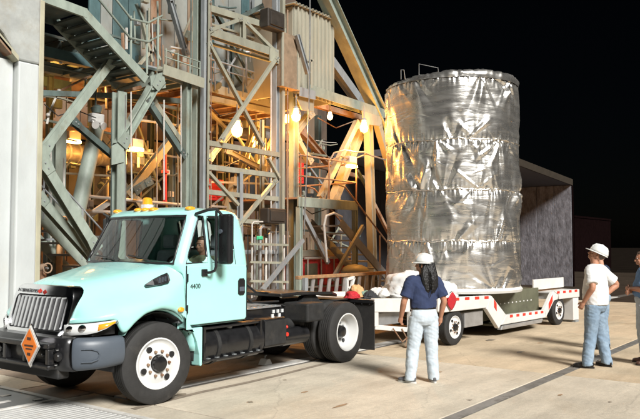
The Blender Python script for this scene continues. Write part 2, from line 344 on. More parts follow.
# ================================================================== GROUND
MB().add([(-300, -300, -.06), (500, -300, -.06), (500, 500, -.06), (-300, 500, -.06)], [(0, 1, 2, 3)]).build('ground', 'soil', fix=True)['kind'] = 'structure'
padb = MB().box((-14, -14, -.055), (46, 22, -.022)).build('concrete_pad', 'joint', bevel=0); padb['kind'] = 'structure'
def slab(x0, x1, y0, y1, m='concrete', z=0., g=.012):
    return MB().box((x0 + g, y0 + g, -.020), (x1 - g, y1 - g, z)).build('slab', m, padb, bevel=.008)
XS = [.10, 4.89, 9.7, 14.5, 19.3, 24.1, 34, 45.9]
for i in range(len(XS) - 1):
    if i > 3:
        for y0, y1 in ((-13.9, -8.4), (-8.4, -3.02), (-2.86, .56), (.9, 3.6), (3.6, 9), (9, 21.9)): slab(XS[i], XS[i + 1], y0, y1, 'slab_unlit_tone')
        continue
    slab(XS[i], XS[i + 1], -2.86, .56, 'concrete' if i < 1 else 'concrete_lamp_tint')
    slab(XS[i], XS[i + 1], -8.4, -3.02, 'concrete' if i < 1 else 'concrete_lamp_tint')
    slab(XS[i], XS[i + 1], -13.9, -8.4)
    slab(XS[i], XS[i + 1], .90, 3.6, 'concrete_lamp_tint' if i > 0 else 'concrete_brown')
    slab(XS[i], XS[i + 1], 3.6, 9.0, 'concrete_brown')
    slab(XS[i], XS[i + 1], 9.0, 21.9, 'concrete_brown')
slab(-.36, .10, -2.86, 1.25, 'concrete', g=.015); slab(-.36, .10, 1.25, 2.2, 'concrete_brown', g=.015); slab(-.36, .10, 2.2, 5.5, 'concrete'); slab(-.36, .10, -8.4, -3.02)
slab(-13.9, -.45, 2.62, 6, 'concrete'); slab(-13.9, -.45, -8.4, -3.02); slab(-13.9, -.45, -2.86, -2.2); slab(-13.9, -.36, 6, 21.9, 'concrete_brown')
slab(-13.9, .10, -13.9, -8.4)
# drain strip across the pad, its two cover bars, and the pale rail strip
for y0, y1, m, z in ((-3.015, -2.945, 'strip_metal', .001), (-2.94, -2.865, 'strip_metal', -.002)):
    for i in range(12): MB().box((-6 + i * 3 + .006, y0, -.020), (-3 + i * 3 - .006, y1, z)).build('cover_bar', m, padb)
for i in range(9): MB().box((.12 + i * 2.4 + .006, .655, -.020), (.12 + (i + 1) * 2.4 - .006, .885, .004)).build('rail_cover', 'strip_light', padb)
for i in range(9): MB().box((.12 + i * 2.4 + .006, .575, -.020), (.12 + (i + 1) * 2.4 - .006, .64, -.006)).build('rail_joint_bar', 'strip_metal', padb)
for i in range(4): MB().box((-.445, -2.8 + i * 1.35, -.020), (-.365, -2.8 + i * 1.35 + 1.34, .006)).build('edge_angle', 'strip_light', padb)
# ribbed steel plate and dark plate beside the front of the truck
gp = MB().box((-3.4, -2.15, -.02), (-.455, 1.24, -.006)).build('steel_plate', 'tread'); gp['kind'] = 'structure'
for i in range(40):
    y = -2.1 + i * .083
    MB().box((-3.38, y, -.006), (-.47, y + .045, .006)).build('rib', 'tread', gp)
MB().box((-3.4, 1.245, -.006), (-.455, 1.30, .010)).build('plate_edge', 'strip_light', gp)
dp = MB().box((-3.4, 1.31, -.02), (-.455, 2.61, -.004)).build('trench_cover', 'plate_dark', bevel=.005); dp['kind'] = 'structure'
for x, y, l in ((-.95, 1.62, .16), (-.72, 1.95, .12), (-.60, 1.42, .10), (-.9, 2.3, .14), (-1.3, 2.2, .2)): MB().box((x, y, -.004), (x + l, y + .07, .003)).build('lifting_lug', 'strip_light', dp)
# tyre scuff that swings out from behind the rear wheels
pts = [(-.2, .12), (.93, .20), (1.7, .17), (2.45, .19), (3.2, .24), (3.81, .28), (4.12, .25)]
mb = MB(); L_ = [(Vector((x, y + .045, .0045)), Vector((x, y - .045, .0045))) for x, y in pts]
mb.grid([[a for a, b in L_], [b for a, b in L_]]); o = mb.build('tyre_scuff', 'tyre_mark', padb)
mat('oil', (.26, .21, .155), .5, var=.4, scale=9); mat('rust_stain', (.36, .23, .13), .8, var=.4, scale=12); mat('patch', (.47, .41, .33), .8, var=.2, scale=5, bump=.3)
R9 = random.Random(9)
def stain(x, y, rx, ry, m, z):
    P = [Vector((x + rx * math.cos(a) * q, y + ry * math.sin(a) * q, z)) for a, q in ((2 * math.pi * k / 18, R9.uniform(.6, 1.1)) for k in range(18))]
    MB().add(P, [tuple(range(18))]).build('stain', m, padb)
for px_, py_, rx, ry, m in ((305, 392, .09, .03, 'rust_stain'), (340, 406, .16, .035, 'rust_stain'), (470, 400, .05, .04, 'oil'), (520, 352, .12, .06, 'oil'), (380, 372, .05, .03, 'oil'), (560, 395, .07, .03, 'rust_stain'), (250, 402, .05, .04, 'oil'), (490, 340, .2, .08, 'oil'), (610, 402, .04, .03, 'oil'), (285, 380, .03, .03, 'oil'), (440, 372, .05, .03, 'rust_stain'), (540, 343, .10, .05, 'rust_stain'), (225, 372, .2, .09, 'oil'), (250, 360, .12, .06, 'oil'), (180, 395, .1, .07, 'oil')):
    p = G(px_, py_); stain(p.x, p.y, rx, ry, m, .0035)
# ================================================================== SERVICE TOWER
YF = 4.5
tower = thing('service_tower', 'tall green and cream steel service tower of columns, beams and braces behind the truck', 'tower', (6, 6, 0))
def mem(name, x0, y0, x1, y1, w, Y=YF, Y1=None, m='steel_green', kind='I', d=None, parent=None, ext=0):
    a = W(x0, y0, Y); b = W(x1, y1, Y if Y1 is None else Y1)
    if ext: v = (b - a).normalized(); b = b + v * ext
    dist = ((a + b) / 2 - Vector(CAM)).length; wm = w / FPX * dist
    o = MB().beam(a, b, wm, d or max(wm, .08), kind).build(name, m, parent or tower)
    if name == 'brace' and w > 3:
        v = (b - a).normalized(); sd_ = v.cross(Vector((0, 1, 0))).normalized(); dd = (d or max(wm, .08)) / 2
        for p, sg in ((a, 1), (b, -1)):
            q = p - Vector((0, dd + .012, 0)); l, k_ = wm * 1.5, wm * .75
            MB().prism([q - sd_ * k_ - v * sg * l * .02, q + sd_ * k_ - v * sg * l * .02, q + sd_ * k_ * .7 + v * sg * l, q - sd_ * k_ * .7 + v * sg * l], (0, .014, 0)).build('gusset_plate', m, o)
            for e in (.25, .65): MB().lathe([(0, .016), (.014, .014)], q + v * sg * l * e, (0, -1, 0), 6).build('bolt', 'steel_grey', o)
    return o
def col(x, ytop, w, Y=YF, m='steel_green', kind='I', d=None, ztop=None, zbot=0., parent=None, ym=200, name='column'):
    p = W(x, ym, Y); zt = ztop if ztop is not None else W(x, ytop, Y).z
    dist = (p - Vector(CAM)).length; wm = w / FPX * dist
    c = MB().beam((p.x, Y, zbot), (p.x, Y, zt), wm, d or wm, kind).build(name, m, parent or tower)
    if zbot == 0 and parent is None: MB().box((p.x - wm * .8, Y - wm * .8, -.019), (p.x + wm * .8, Y + wm * .8, .03)).build('base_plate', m, c)
    return c
def tubem(name, pts, rpx, Y, m, parent=None, n=8):
    P = [W(x, y, Y) for x, y in pts]; r = rpx / FPX * (P[0] - Vector(CAM)).length
    return MB().tube(P, r, n).build(name, m, parent or tower, smooth='auto')
def gusset(pl, Y=YF - .12, m='steel_green'):
    return MB().prism([W(x, y, Y) for x, y in pl], (0, .03, 0)).build('gusset_plate', m, tower)
# main columns
col(196, 0, 6.5, YF + .25, 'steel_green', 'H', ztop=9.2); col(203, 0, 5, YF, 'steel_grey', 'box', ztop=9.2); col(207, 0, 3, YF - .1, 'steel_cream', 'L', ztop=9.2)
col(275.5, 0, 5.5, YF, 'steel_grey', 'H', ztop=9.6); col(282, 0, 4, YF - .05, 'steel_cream', 'box', ztop=9.6)
col(293, 85, 6, YF + .1, 'steel_green', 'H'); col(118, 92, 10, YF, 'steel_green', 'I'); col(186, 82, 7, YF, 'steel_green', 'H')
col(57, 128, 11, 6.2, 'steel_green', 'I'); col(48, 60, 5, 7.5, 'steel_dark', 'H'); col(172, 90, 5, 8, 'steel_dark', 'H', ztop=7)
for x, Y in ((90, 8.5), (150, 9), (222, 8.6), (262, 8.2), (318, 8.8)): col(x, 60, 5, Y, 'steel_dark', 'H', ztop=6.4)
for k in range(14):   # bolts up the cream flange
    p = W(207, 200, YF - .1); MB().lathe([(0, .018), (.02, .018), (.02, .0)], (p.x, YF - .165, .9 + k * .55), (0, -1, 0), 6).build('bolt', 'steel_grey', tower)
# front face lattice between the two big columns
C_ = 'steel_cream'
mem('beam', 208, 32, 277, 55, 8, YF, m=C_); mem('beam', 208, 43, 277, 63, 2.2, YF + .3, m='steel_green', kind='L')
mem('beam', 209, 9, 284, 32, 6, YF, m=C_); mem('brace', 208, 31, 241, 19, 3.6, YF - .06, m=C_, kind='L'); mem('brace', 245, 22, 276, 53, 3.4, YF - .06, m=C_, kind='L')
mem('post', 243, 18, 243, 45, 4.5, YF - .03, m=C_); mem('brace', 208, 42, 263, 146, 3.3, YF - .08, m=C_, kind='L'); mem('brace', 277, 57, 221, 140, 3.3, YF - .14, m=C_, kind='L')
mem('beam', 207, 143, 278, 155, 5, YF - .02, m=C_, kind='C'); mem('beam', 207, 167, 278, 176, 5, YF - .02, m=C_, kind='C')
mem('post', 240, 172, 240, 250, 4.5, YF - .03, m='steel_grey'); mem('post', 262, 120, 262, 250, 3.4, YF + .4, m=C_)
mem('brace', 276, 180, 238, 226, 3.4, YF - .08, m=C_, kind='L'); mem('brace', 208, 172, 238, 205, 3, YF - .08, m=C_, kind='L'); mem('brace', 268, 158, 279, 178, 2.6, YF - .09, m=C_, kind='L')
mem('beam', 207, 192, 277, 199, 4.6, YF - .02, m=C_, kind='C'); mem('beam', 207, 219, 277, 223, 4.2, YF - .02, m=C_, kind='C')
mem('beam', 207, 252, 277, 252, 4, YF, m='steel_grey', kind='C')
for a in ((207, 88, 273, 105, 8), (207, 98, 273, 112, 5)): mem('deck_beam', *a, 6.2, m='steel_cream')
mem('brace', 238, 122, 207, 160, 6, 6.4, m=C_, kind='H'); mem('brace', 225, 150, 264, 170, 5, 6.6, m=C_, kind='H'); mem('brace', 258, 120, 230, 200, 5.5, 7.4, m=C_, kind='H')
mem('brace', 235, 178, 222, 235, 6, 7.0, m=C_, kind='H'); mem('brace', 283, 120, 258, 170, 5, 7.2, m=C_, kind='H')
mem('brace', 210, 112, 232, 135, 3, 7, m=C_, kind='L')
# rails of the inner gallery
for y0, y1, w in ((58, 78, 1.6), (66, 85, 1.2)): tubem('handrail', [(207, y0), (273, y1)], w * .6, 5.9, 'steel_grey')
for x in (215, 229, 243, 257, 270): tubem('rail_post', [(x, 59 + (x - 207) * .3), (x, 88 + (x - 207) * .25)], .8, 5.9, 'steel_grey', n=6)
# left bay
mem('brace', 112, 60, 42, 152, 7.5, YF + .15); mem('brace', 158, 79, 119, 146, 9, YF - .05, kind='H'); mem('brace', 72, 121, 113, 156, 5.5, YF + .1, m='steel_dark')
mem('brace', 40, 160, 95, 250, 9.5, YF - .02); mem('brace', 36, 195, 92, 258, 8, YF + .25); mem('brace', 94, 128, 113, 150, 6, 6.8, m='steel_grey')
mem('brace', 146, 99, 184, 157, 5.5, YF, m='steel_dark', kind='C'); mem('brace', 150, 97, 186, 150, 5, YF + .2, m=C_, kind='C')
mem('brace', 181, 127, 127, 196, 7, 7.0, m=C_); mem('brace', 110, 170, 140, 205, 6, 7.2, m=C_); mem('brace', 150, 180, 133, 192, 6, 6.2, m='steel_dark')
gusset([(40, 143), (48, 147), (50, 158), (40, 161)]); gusset([(112, 146), (124, 140), (124, 162), (112, 165)]); gusset([(150, 76), (164, 72), (166, 88), (152, 90)]); gusset([(270, 48), (279, 50), (279, 64), (270, 61)], m=C_)
MB().tube([W(98, 122, 5.6), W(70, 246, 5.6)], .15, 16).build('inclined_pipe', 'steel_green', tower, smooth='auto')
mem('beam', 36, 93, 118, 96, 5, 5.2, m='steel_dark'); mem('beam', 112, 97, 200, 113, 3, 6, m='steel_dark'); mem('beam', 123, 92, 168, 79, 3, YF + .2, Y1=5.2, m='steel_rust', kind='L')
mem('beam', 120, 96, 186, 102, 5, 5.6, m='steel_dark'); mem('beam', 62, 128, 112, 130, 4, 7.8, m='steel_rust')
# landing at the foot of the upper stairs
mem('landing_beam', 160, 70, 201, 84, 10, YF - .05, m=C_); mem('landing_beam', 118, 92, 162, 77, 6, 5.3, Y1=YF, m='steel_green')
zl = W(165, 70, YF).z
xl0, xl1 = W(120, 80, YF).x, W(200, 80, YF).x
MB().box((xl0, YF + .05, zl - .05), (xl1, 6.4, zl)).build('landing_deck', 'steel_dark', tower)
for i in range(6): x = lerp(xl0, xl1, (i + .5) / 6); MB().box((x - .03, YF + .08, zl - .16), (x + .03, 6.3, zl - .052)).build('joist', 'steel_green', tower)
# upper decks with joists over the left bay
zd = W(60, 40, YF + .9).z
xa, xb = W(30, 40, 5.3).x, W(112, 40, 5.3).x
MB().box((xa - 1, 5.35, zd), (xb + .3, 9.0, zd + .05)).build('deck_plate', 'steel_dark', tower)
for i in range(8): x = lerp(xa - .8, xb, i / 7); MB().beam((x, 5.36, zd - .1), (x, 8.9, zd - .1), .1, .18, 'I', up=(0, 0, 1)).build('joist', 'steel_dark', tower)
for i, Y in enumerate((5.4, 6.4, 7.6)): MB().beam((xa - 1, Y, zd - .3), (xb + .6, Y, zd - .3), .2, .16, 'box').build('deck_girder', 'panel_teal' if i != 1 else 'steel_green', tower)
zd2 = W(240, 100, 6.2).z
MB().box((W(208, 100, 6.2).x - 3.5, 6.25, zd2), (W(280, 100, 6.2).x + .4, 9.4, zd2 + .05)).build('deck_plate', 'steel_rust', tower)
for i in range(9): x = lerp(W(150, 100, 6.2).x, W(280, 100, 6.2).x, i / 8); MB().beam((x, 6.28, zd2 - .1), (x, 9.3, zd2 - .1), .1, .16, 'I', up=(0, 0, 1)).build('joist', 'steel_rust', tower)
# upper wall panels behind the galleries
def wallpanel(x0, y0, x1, y1, Y, m, name='wall_panel', th=.06):
    a, b = W(x0, y1, Y), W(x1, y1, Y); zt = W((x0 + x1) / 2, y0, Y).z; zb = W((x0 + x1) / 2, y1, Y).z
    return MB().box((a.x + .012, Y, zb), (b.x - .012, Y + th, zt)).build(name, m, tower, bevel=.01)
ups = [(88, 100, 'panel_teal'), (100, 112, 'panel_pale'), (112, 128, 'panel_teal'), (128, 140, 'panel_teal'), (140, 150, 'panel_pale'), (150, 161, 'steel_rust'), (161, 174, 'panel_pale'), (174, 187, 'panel_pale'), (187, 200, 'panel_tan'), (200, 214, 'panel_teal'), (214, 228, 'panel_pale'), (228, 241, 'panel_pale'), (241, 252, 'panel_teal'), (252, 262, 'panel_pale'), (262, 272, 'panel_tan'), (272, 284, 'panel_pale'), (284, 296, 'panel_brown')]
for x0, x1, m in ups: wallpanel(x0, -30, x1, 78 + (x0 - 90) * .12, 6.6, m)
mem('brace', 168, -6, 186, 56, 4.5, 5.6, m='steel_grey', kind='H'); mem('brace', 205, -6, 232, 40, 4, 6.0, m='steel_dark'); mem('brace', 226, 60, 255, 100, 3.4, 6.3, m='steel_dark')
mem('brace', 262, 6, 232, 22, 3.6, 5.4, m='steel_dark', kind='C'); mem('brace', 268, 30, 246, 12, 3, 5.6, m='steel_dark', kind='C'); mem('brace', 130, -4, 165, -8, 4, 5.8, m='steel_grey')
mem('brace', 142, 22, 152, 62, 2.5, 5.9, m='steel_cream', kind='L'); mem('brace', 152, 50, 138, 66, 2.5, 5.9, m='steel_cream', kind='L')
mem('post', 252, 0, 252, 88, 3.5, 6.2, m='steel_grey'); mem('post', 232, 20, 232, 92, 3.2, 6.25, m='steel_dark'); mem('post', 266, 30, 266, 98, 3, 6.3, m='steel_green')
# lower back wall: panels of many tones at the rear of the bay
YB = 10.2
k = 0; xs = [22, 40, 52, 66, 80, 94, 108, 122, 136, 150, 164, 178, 192, 206, 220, 234, 248, 262, 276, 290, 304, 318, 327]
tones = ['panel_dark', 'panel_dark', 'panel_tan', 'panel_dark', 'panel_brown', 'panel_dark', 'panel_brown', 'panel_tan', 'panel_tan', 'panel_brown', 'panel_tan', 'panel_brown', 'panel_tan', 'panel_tan', 'panel_brown', 'panel_tan', 'panel_tan', 'panel_brown', 'panel_tan', 'panel_brown', 'panel_tan', 'panel_brown']
for i in range(len(xs) - 1):
    wallpanel(xs[i], 88, xs[i + 1], 140, YB, tones[i] if i > 6 else 'panel_tan')
    wallpanel(xs[i], 142, xs[i + 1], 205, YB, 'panel_dark' if i % 3 else 'panel_brown')
    wallpanel(xs[i], 207, xs[i + 1], 300, YB, tones[(i * 5 + 3) % len(tones)])
for i, (x0, x1) in enumerate(((327, 342), (342, 356), (356, 372))): wallpanel(x0, 207, x1, 300, YB, 'panel_brown')
# right bay
mem('beam', 306, 90, 384, 115, 9, YF, m='steel_green'); mem('beam', 298, 100, 372, 121, 5, YF + .9, m='steel_rust'); mem('beam', 296, 92, 312, 96, 9, YF - .1, m='steel_grey')
mem('leg', 322, -12, 386, 128, 13, YF, m='steel_green', kind='H', d=.34); mem('brace', 316, 42, 362, 106, 8.5, 6.95, m='steel_grey')
mem('leg', 368, 118, 372, 250, 7, YF + .1, m=C_, kind='H', ext=2.2); mem('brace', 357, 122, 320, 198, 5.4, YF + .05, m=C_, kind='C'); mem('brace', 364, 122, 331, 206, 8, YF + .4, m=C_, kind='H')
mem('brace', 376, 120, 392, 175, 6, YF, m=C_, kind='C'); mem('brace', 311, 112, 292, 137, 6, YF + .2, m=C_, kind='H'); mem('brace', 295, 136, 310, 163, 5.5, YF + .3, m=C_, kind='C')
mem('brace', 300, 130, 330, 165, 6, 7.5, m='steel_rust', kind='H'); mem('beam', 296, 160, 372, 180, 4, 7.2, m='steel_rust')
mem('brace', 357, 170, 374, 200, 2.6, YF + .5, m='steel_dark', kind='L'); mem('brace', 372, 200, 392, 240, 3, YF + .5, m='steel_rust', kind='L')
gusset([(296, 96), (314, 100), (314, 112), (302, 110)], m=C_); gusset([(362, 108), (386, 113), (380, 126), (364, 124)], m=C_)
tubem('cable', [(329, 162), (334, 153), (344, 150), (356, 152), (364, 152), (372, 156), (386, 160)], .8, YF - .25, 'pipe_steel')
tubem('cable', [(332, 160), (340, 156), (352, 160), (366, 154), (380, 158)], .7, YF - .2, 'steel_rust')
tubem('hanging_cable', [(310, -5), (310, 40), (309, 100), (307, 160), (304, 235)], .6, YF - .5, 'pipe_steel', n=6)
tubem('hanging_cable', [(131, 92), (131, 140), (132, 200)], .7, YF - .15, 'pipe_white', n=6); tubem('hanging_cable', [(164, 100), (164, 150), (164, 200)], .8, YF - .15, 'pipe_white', n=6)
# conduits beside the columns, cables, thin bracing and railings
for x, Y, y0, y1, r_, m_ in ((125.5, YF - .1, 95, 300, .7, 'pipe_steel'), (111.5, YF - .05, 120, 300, .6, 'steel_dark'), (181, YF - .05, 84, 300, .6, 'pipe_white'), (191, YF, 0, 300, .8, 'steel_dark'), (211, YF - .05, 0, 300, .6, 'steel_rust'), (271, YF - .05, 60, 300, .7, 'pipe_white'), (287.5, YF - .1, 10, 300, .8, 'steel_rust'), (298, YF, 100, 300, .6, 'steel_cream'), (64, 6.1, 135, 300, .8, 'steel_dark'), (51, 6.1, 135, 300, .6, 'pipe_white'), (256, 6.6, 100, 250, .9, 'steel_cream'), (249, 7.4, 105, 250, .8, 'pipe_steel'), (229, 7.8, 108, 250, .9, 'steel_cream'), (217, 8.0, 105, 250, .8, 'pipe_white'), (178, 5.8, 100, 215, .7, 'steel_cream'), (157, 6.6, 100, 215, .7, 'pipe_white'), (141, 8.4, 100, 215, .8, 'steel_rust')):
    tubem('conduit', [(x, y0), (x, min(y1, 262))], r_, Y, m_, n=6)
thin = [(44, 120, 112, 134, 6.0), (44, 172, 112, 176, 6.6), (40, 240, 110, 236, 5.9), (66, 232, 112, 176, 7.2), (44, 200, 70, 160, 7.4), (124, 118, 182, 126, 7.0), (124, 150, 182, 158, 7.8), (126, 210, 182, 160, 8.2), (136, 120, 160, 190, 8.4), (210, 118, 272, 128, 7.6), (212, 205, 270, 160, 7.6), (212, 235, 258, 150, 8.2), (226, 118, 272, 190, 8.0), (210, 182, 272, 184, 6.8), (210, 206, 272, 210, 7.0), (210, 235, 272, 236, 6.6), (286, 150, 326, 156, 7.0), (288, 190, 322, 140, 8.0), (290, 140, 326, 190, 8.3), (300, 230, 360, 236, 7), (304, 285, 340, 225, 7.4), (312, 226, 356, 280, 7.6), (146, 66, 200, 78, 5.6), (92, 30, 140, 44, 6.2), (92, 60, 128, 72, 6.2), (210, 24, 272, 44, 5.9), (214, 92, 252, 30, 6.1), (226, 34, 262, 98, 6.0), (136, 4, 160, 60, 6.1), (170, 66, 194, 8, 6.1), (262, 66, 286, 20, 6.2)]
for i, (x0, y0, x1, y1, Y) in enumerate(thin): mem('tie', x0, y0, x1, y1, 1.9, Y, m=('steel_green', 'steel_cream', 'steel_grey', 'steel_dark')[i % 4], kind='L', d=.06)
for y0, y1 in ((52, 66), (59, 73)): tubem('handrail', [(165, y0 - 2), (200, y1 - 4)], .7, YF - .1, 'steel_green', n=6)
for x in (166, 178, 190, 200): tubem('rail_post', [(x, 48 + (x - 165) * .4), (x, 70 + (x - 165) * .35)], .7, YF - .1, 'steel_green', n=6)
for i, pts in enumerate(([(208, 104), (220, 116), (236, 112), (252, 122), (272, 118)], [(286, 90), (292, 104), (300, 100), (312, 118)], [(124, 104), (140, 112), (158, 108), (182, 120)], [(44, 104), (58, 116), (76, 110), (96, 118)], [(208, 60), (214, 74), (226, 70), (234, 84)], [(318, 118), (336, 128), (352, 122), (364, 118)], [(208, 160), (222, 168), (240, 160), (258, 172)], [(300, 205), (312, 214), (330, 208)])):
    tubem('cable', pts, .55, 5.0 + (i % 3) * .5, ('black_matt', 'steel_dark', 'steel_rust')[i % 3], n=6)
# ------------------------------------------------------------------ metal clad cabin on the right
cab = thing('corrugated_cabin', 'cream corrugated metal cabin high up at the right of the tower', 'cabin', tuple(W(312, 90, YF + .1)))
cx0, cx1 = W(294, 50, YF + .1).x, W(333, 50, YF + .1).x; zb, zt = W(318, 100, YF + .1).z, W(313, 14, YF + .1).z
NP = 5
for i in range(NP):
    a, b = lerp(cx0, cx1, i / NP), lerp(cx0, cx1, (i + 1) / NP); st = (b - a) / 2; P = []
    for j in range(2):
        x = a + j * st; P += [(x, 0), (x + st * .55, 0), (x + st * .65, -.045), (x + st * .9, -.045)]
    P += [(b, 0)]
    MB().grid([[Vector((x, YF + .1 + y, zb)) for x, y in P], [Vector((x, YF + .1 + y, zt)) for x, y in P]]).build('siding_panel', 'siding', cab, solid=.012)
MB().box((cx0 - .04, YF + .12, zb), (cx0 + .02, YF + 2.4, zt - .02)).build('end_wall', 'siding', cab); MB().box((cx1 - .05, YF + .12, zb), (cx1, YF + 2.4, zt - .02)).build('end_wall', 'siding', cab)
MB().box((cx0 + .03, YF + 2.3, zb), (cx1 - .06, YF + 2.36, zt - .03)).build('rear_wall', 'siding_brown', cab)
P = []
nr = 14
for j in range(nr): x = lerp(cx0 - .15, cx1 + .1, j / nr); s_ = (cx1 - cx0 + .25) / nr; P += [(x, 0), (x + s_ * .5, 0), (x + s_ * .6, .05), (x + s_ * .9, .05)]
MB().grid([[Vector((x, YF - .02, zt + .02 + z)) for x, z in P], [Vector((x, YF + 2.5, zt + .02 + z)) for x, z in P]]).build('roof_sheet', 'siding', cab, solid=.012)
for x0, x1 in ((283, 301),):
    a, b = W(x0, 80, YF - .25), W(x1, 80, YF - .25); z0, z1 = W(292, 88, YF - .25).z, W(292, 34, YF - .25).z
    MB().box((a.x, YF - .2, z0), (b.x - .02, YF + .05, z1)).build('side_cupboard', 'siding_brown', cab, bevel=.01)
    MB().box((a.x - .01, YF - .23, z0), (a.x + .06, YF - .2, z1 + .02)).build('door_frame', 'siding', cab); MB().box((b.x - .1, YF - .23, z0), (b.x - .01, YF - .2, z1 + .02)).build('door_frame', 'siding', cab)
MB().beam(W(297, 35, YF - .3), W(308, 74, YF - .3), .11, .09, 'H').build('strut', 'steel_grey', cab)
MB().beam(W(311, 60, YF - .1), W(311, 88, YF - .1), .06, .05, 'box').build('drain_pipe', 'siding', cab); MB().beam(W(308, 62, YF - .1), W(313, 60, YF - .1), .05, .05, 'box').build('bracket', 'siding', cab)
# ------------------------------------------------------------------ white leg and housing at the far left
pil = thing('white_pier', 'white painted steel pier with flared haunch at the left edge', 'pier', (.3, 4.0, 0))
YP = 3.7
xr = W(37, 200, YP).x; xm = W(16, 200, YP).x; xL = xm - 3.0
z1 = W(16, 60, YP).z; z2 = z1 + .75
MB().prism([(xm, YP, 0), (xr, YP, 0), (xr, YP, z1), (xm, YP, z1)], (0, .7, 0)).build('shaft', 'pillar_white', pil, bevel=.025)
MB().prism([(xm + .001, YP - .01, z1 + .004), (xr + .004, YP - .01, z1 + .004), (xr + .004, YP - .01, 9.5), (xm - 2.2, YP - .01, 9.5), (xm - 2.2, YP - .01, z1 + 1.6), (xm - .9, YP - .01, z1 + .95), (xm - .25, YP - .01, z1 + .35)], (0, .8, 0)).build('haunch', 'haunch', pil, bevel=.03)
MB().box((xr + .008, YP + .03, 0), (xr + .10, YP + .42, z1 + 1.05)).build('edge_cladding', 'pillar_edge', pil, bevel=.015)
for i in range(9):
    a = xm - .012 - i * .33; MB().box((a - .318, YP + .12 + (i % 2) * .03, 0), (a, YP + .6, z1 + .02 + i * .16)).build('cladding_panel', 'pillar_white', pil, bevel=.02)
for t in (0., .12):
    MB().prism([(xm - .03 - t, YP - .05, z1 - .02 + t * .6), (xm - 1.0 - t, YP - .05, z1 + .86 + t * .5), (xm - 1.0 - t, YP - .05, z1 + .94 + t * .5), (xm - .03 - t, YP - .05, z1 + .06 + t * .6)], (0, .2, 0)).build('haunch_trim', 'steel_rust' if t else 'pillar_edge', pil)
# ------------------------------------------------------------------ stairs
def stairs(t, a, b, Ya, width, n, m, mt, sd=.20, open_=True):
    a, b = Vector(a), Vector(b)
    for i, Y in enumerate((Ya, Ya + width)):
        MB().beam((a.x, Y, a.z), (b.x, Y, b.z), sd, .05, 'C').build('stringer', m, t)
    for i in range(n):
        p = a.lerp(b, (i + .5) / n); MB().box((p.x - .13, Ya + .035, p.z - .02), (p.x + .13, Ya + width - .035, p.z + .02)).build('tread', mt, t)
us = thing('upper_staircase', 'dark green steel stairs seen from below at the upper left of the tower', 'staircase', tuple(W(115, 90, YF - .1)))
stairs(us, W(84, 13, YF - .3), W(146, 80, YF - .3), YF - .3, .85, 9, 'steel_green', 'steel_dark', .17)
for Y, m in ((YF - .3, 'steel_green'), (YF + .55, 'steel_dark')):
    a = W(84, 13, YF - .3); MB().beam((a.x - 1.2, Y, a.z + .08), (a.x + .05, Y, a.z), .16, .06, 'C').build('landing_beam', m, us)
a = W(84, 13, YF - .3); MB().box((a.x - 1.3, YF - .26, a.z + .02), (a.x - .02, YF + .52, a.z + .07)).build('landing_deck', 'steel_dark', us)
for dy, rad in ((0, .022),):
    for x0, y0, x1, y1 in ((97, -3, 130, 38), (114, -3, 131, 19)):
        MB().tube([W(x0, y0, YF - .3), W(x1, y1, YF - .3), W(148, y1 + 4, YF - .3), W(162, y1 - 3, YF + .2)], rad, 8).build('handrail', 'steel_green', us, smooth='auto')
for x, y0, y1 in ((131, 16, 60), (147, 22, 74), (158, 18, 66)): MB().tube([W(x, y0, YF - .28), W(x, y1, YF - .28)], .02, 6).build('rail_post', 'steel_green', us, smooth='auto')
ls = thing('lower_staircase', 'steel stairs with thin handrails low at the left, behind the truck bonnet', 'staircase', (W(60, 250, 5.6).x, 5.6, 0))
a, b = W(36, 212, 5.3), W(84, 262, 5.3); e = b + (b - a) * (b.z / max(.1, (a.z - b.z)))
stairs(ls, a, e, 5.3, .8, 11, 'steel_green', 'steel_grey', .2)
for dz in (.55, .95): MB().tube([Vector((a.x, 5.28, a.z + dz)), Vector((e.x, 5.28, e.z + dz))], .018, 6).build('handrail', 'steel_grey', ls, smooth='auto')
for t in (.05, .35, .65, .95): p = a.lerp(e, t); MB().tube([Vector((p.x, 5.28, p.z)), Vector((p.x, 5.28, p.z + .95))], .018, 6).build('rail_post', 'steel_grey', ls, smooth='auto')
rs = thing('platform_staircase', 'grey open tread stairs going up to the railed platform, left of the foil canister', 'staircase', (W(385, 250, YF).x, YF, 0))
a, b = W(340, 222, YF - .35), W(386, 276, YF - .35); e = b + (b - a) * (b.z / (a.z - b.z))
stairs(rs, a, e, YF - .35, .95, 13, 'steel_grey', 'tread_light', .22)
for Y in (YF - .37, YF + .62):
    MB().tube([Vector((a.x - .1, Y, a.z + .95)), Vector((a.x + .2, Y, a.z + .9)), Vector((e.x, Y, e.z + .9)), Vector((e.x, Y, 0))], .022, 8).build('handrail', 'steel_rust', rs, smooth='auto')
    p = a.lerp(e, .5); MB().tube([Vector((p.x, Y, p.z)), Vector((p.x, Y, p.z + .9))], .02, 6).build('rail_post', 'steel_rust', rs, smooth='auto')
MB().tube([W(327, 262, YF - .6), W(324, 225, YF - .6), W(326, 216, YF - .6), W(334, 213, YF - .6), W(342, 217, YF - .6)], .03, 8).build('grab_rail', 'pipe_white', rs, smooth='auto')
MB().beam(W(363, 226, YF - .45), W(332, 280, YF - .45), .09, .08, 'C').build('stair_brace', 'steel_grey', rs)
pl = thing('railed_platform', 'tan steel platform with pipe handrails below the bulkhead lamps', 'platform', (W(328, 210, YF).x, YF + .8, 0))
a, b = W(299, 205, YF - .3), W(358, 211, YF - .3); zp = W(328, 199, YF - .3).z
MB().box((a.x, YF - .3, zp - .24), (b.x, YF - .24, zp)).build('edge_beam', 'steel_green', pl, bevel=.01); MB().box((a.x, YF + 2.0, zp - .24), (b.x, YF + 2.06, zp)).build('edge_beam', 'steel_green', pl)
